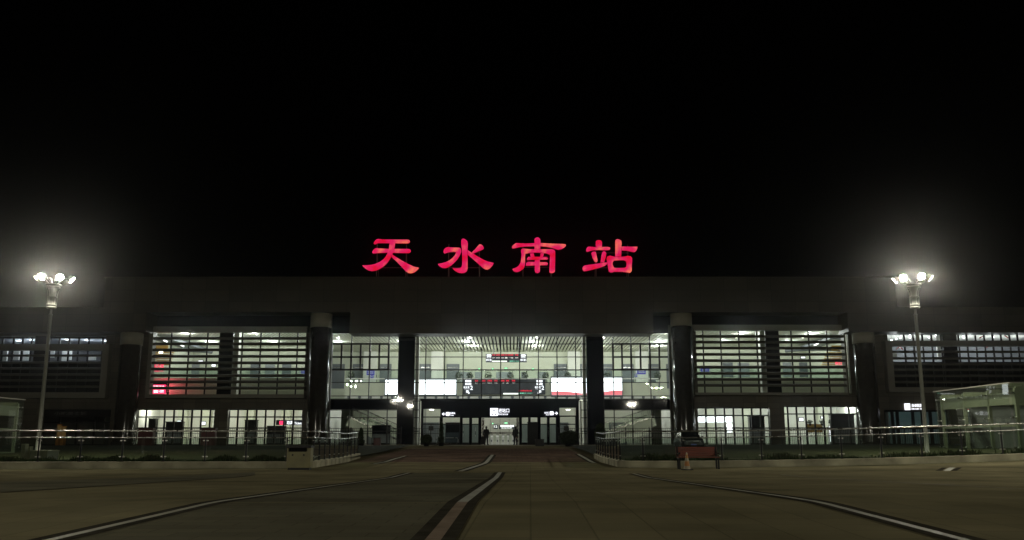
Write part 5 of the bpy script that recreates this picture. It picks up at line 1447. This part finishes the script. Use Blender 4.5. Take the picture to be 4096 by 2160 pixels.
# ------------------------------------------------------------------ parked car beyond the right bed
Yk = 74.0
xc = ux(2774, Yk, 1750); zk = zg(0, Yk) - .02
t = thing('parked_car', 'dark car parked nose forward beyond the right glass railing', 'car', (xc, Yk, zk))
mb = MB()
def ring(y, w, z0, z1, ins): return [(xc-w, y, z0), (xc-w-.02, y, (z0+z1)*.5), (xc-w+ins, y, z1), (xc+w-ins, y, z1), (xc+w+.02, y, (z0+z1)*.5), (xc+w, y, z0)]
rings = [ring(Yk, .78, zk+.35, zk+.72, .12), ring(Yk+.12, .88, zk+.25, zk+.86, .10), ring(Yk+1.15, .93, zk+.25, zk+1.02, .08), ring(Yk+3.6, .93, zk+.25, zk+1.04, .08), ring(Yk+4.4, .86, zk+.35, zk+.95, .1)]
vs = [v for r in rings for v in r]
fs = [(i*6+k, i*6+(k+1) % 6, (i+1)*6+(k+1) % 6, (i+1)*6+k) for i in range(4) for k in range(6)] + [tuple(range(5, -1, -1)), tuple(range(24, 30))]
mb.add(vs, fs); mb.build('body', M['carpaint'], t, .05)
mb = MB()
rings = [[(xc-.80, Yk+1.1, zk+1.0), (xc+.80, Yk+1.1, zk+1.0)], [(xc-.64, Yk+1.85, zk+1.52), (xc+.64, Yk+1.85, zk+1.52)], [(xc-.64, Yk+3.2, zk+1.52), (xc+.64, Yk+3.2, zk+1.52)], [(xc-.78, Yk+4.0, zk+1.02), (xc+.78, Yk+4.0, zk+1.02)]]
vs = [v for r in rings for v in r]
mb.add(vs, [(0,1,3,2), (2,3,5,4), (4,5,7,6), (0,2,4,6), (1,7,5,3)]); cb_ = mb.build('cabin', M['carglass'], t)
mb = MB(); mb.box(xc-.62, xc+.62, Yk+1.9, Yk+3.15, zk+1.525, zk+1.55); mb.build('roof', M['carpaint'], cb_)
for sx in (-1, 1):
    mb = MB(); mb.ball((xc+sx*.66, Yk+.05, zk+.68), .11, 12, 7, .8); mb.build('headlight', M['chrome'], t)
    mb = MB(); mb.box(xc+sx*.90, xc+sx*1.08, Yk+1.25, Yk+1.4, zk+.98, zk+1.1); mb.build('wing_mirror', M['carpaint'], t)
    for yy_ in (.85, 3.5):
        mb = MB(); mb.tube([(xc+sx*.72, Yk+yy_, zk+.32), (xc+sx*.94, Yk+yy_, zk+.32)], .32, 18); w_ = mb.build('wheel', M['rubber'], t)
        mb = MB(); mb.tube([(xc+sx*.945, Yk+yy_, zk+.32), (xc+sx*.955, Yk+yy_, zk+.32)], .2, 14); mb.build('rim', M['chrome'], w_)
mb = MB(); mb.box(xc-.45, xc+.45, Yk-.02, Yk+.03, zk+.42, zk+.60); mb.build('grille', M['iron'], t)
mb = MB(); mb.box(xc-.22, xc+.22, Yk-.045, Yk-.022, zk+.36, zk+.47); mb.build('number_plate', M['blue_plate'], t)

# ------------------------------------------------------------------ added haze volume in place of lens glow
mh = bpy.data.materials.new('lens_glow_haze'); mh.use_nodes = True
nt = mh.node_tree; nt.nodes.clear()
o_ = nt.nodes.new('ShaderNodeOutputMaterial'); v_ = nt.nodes.new('ShaderNodeVolumePrincipled')
v_.inputs['Color'].default_value = (.92, .93, .94, 1)
v_.inputs['Density'].default_value = HAZE
v_.inputs['Anisotropy'].default_value = HAZE_G
nt.links.new(v_.outputs[0], o_.inputs['Volume'])
mb = MB(); mb.box(-175, 175, -65, 205, -1.6, 26)
tag(mb.build('haze', mh), 'added thin haze that stands in for lens glow round the floodlights', kind='stuff')
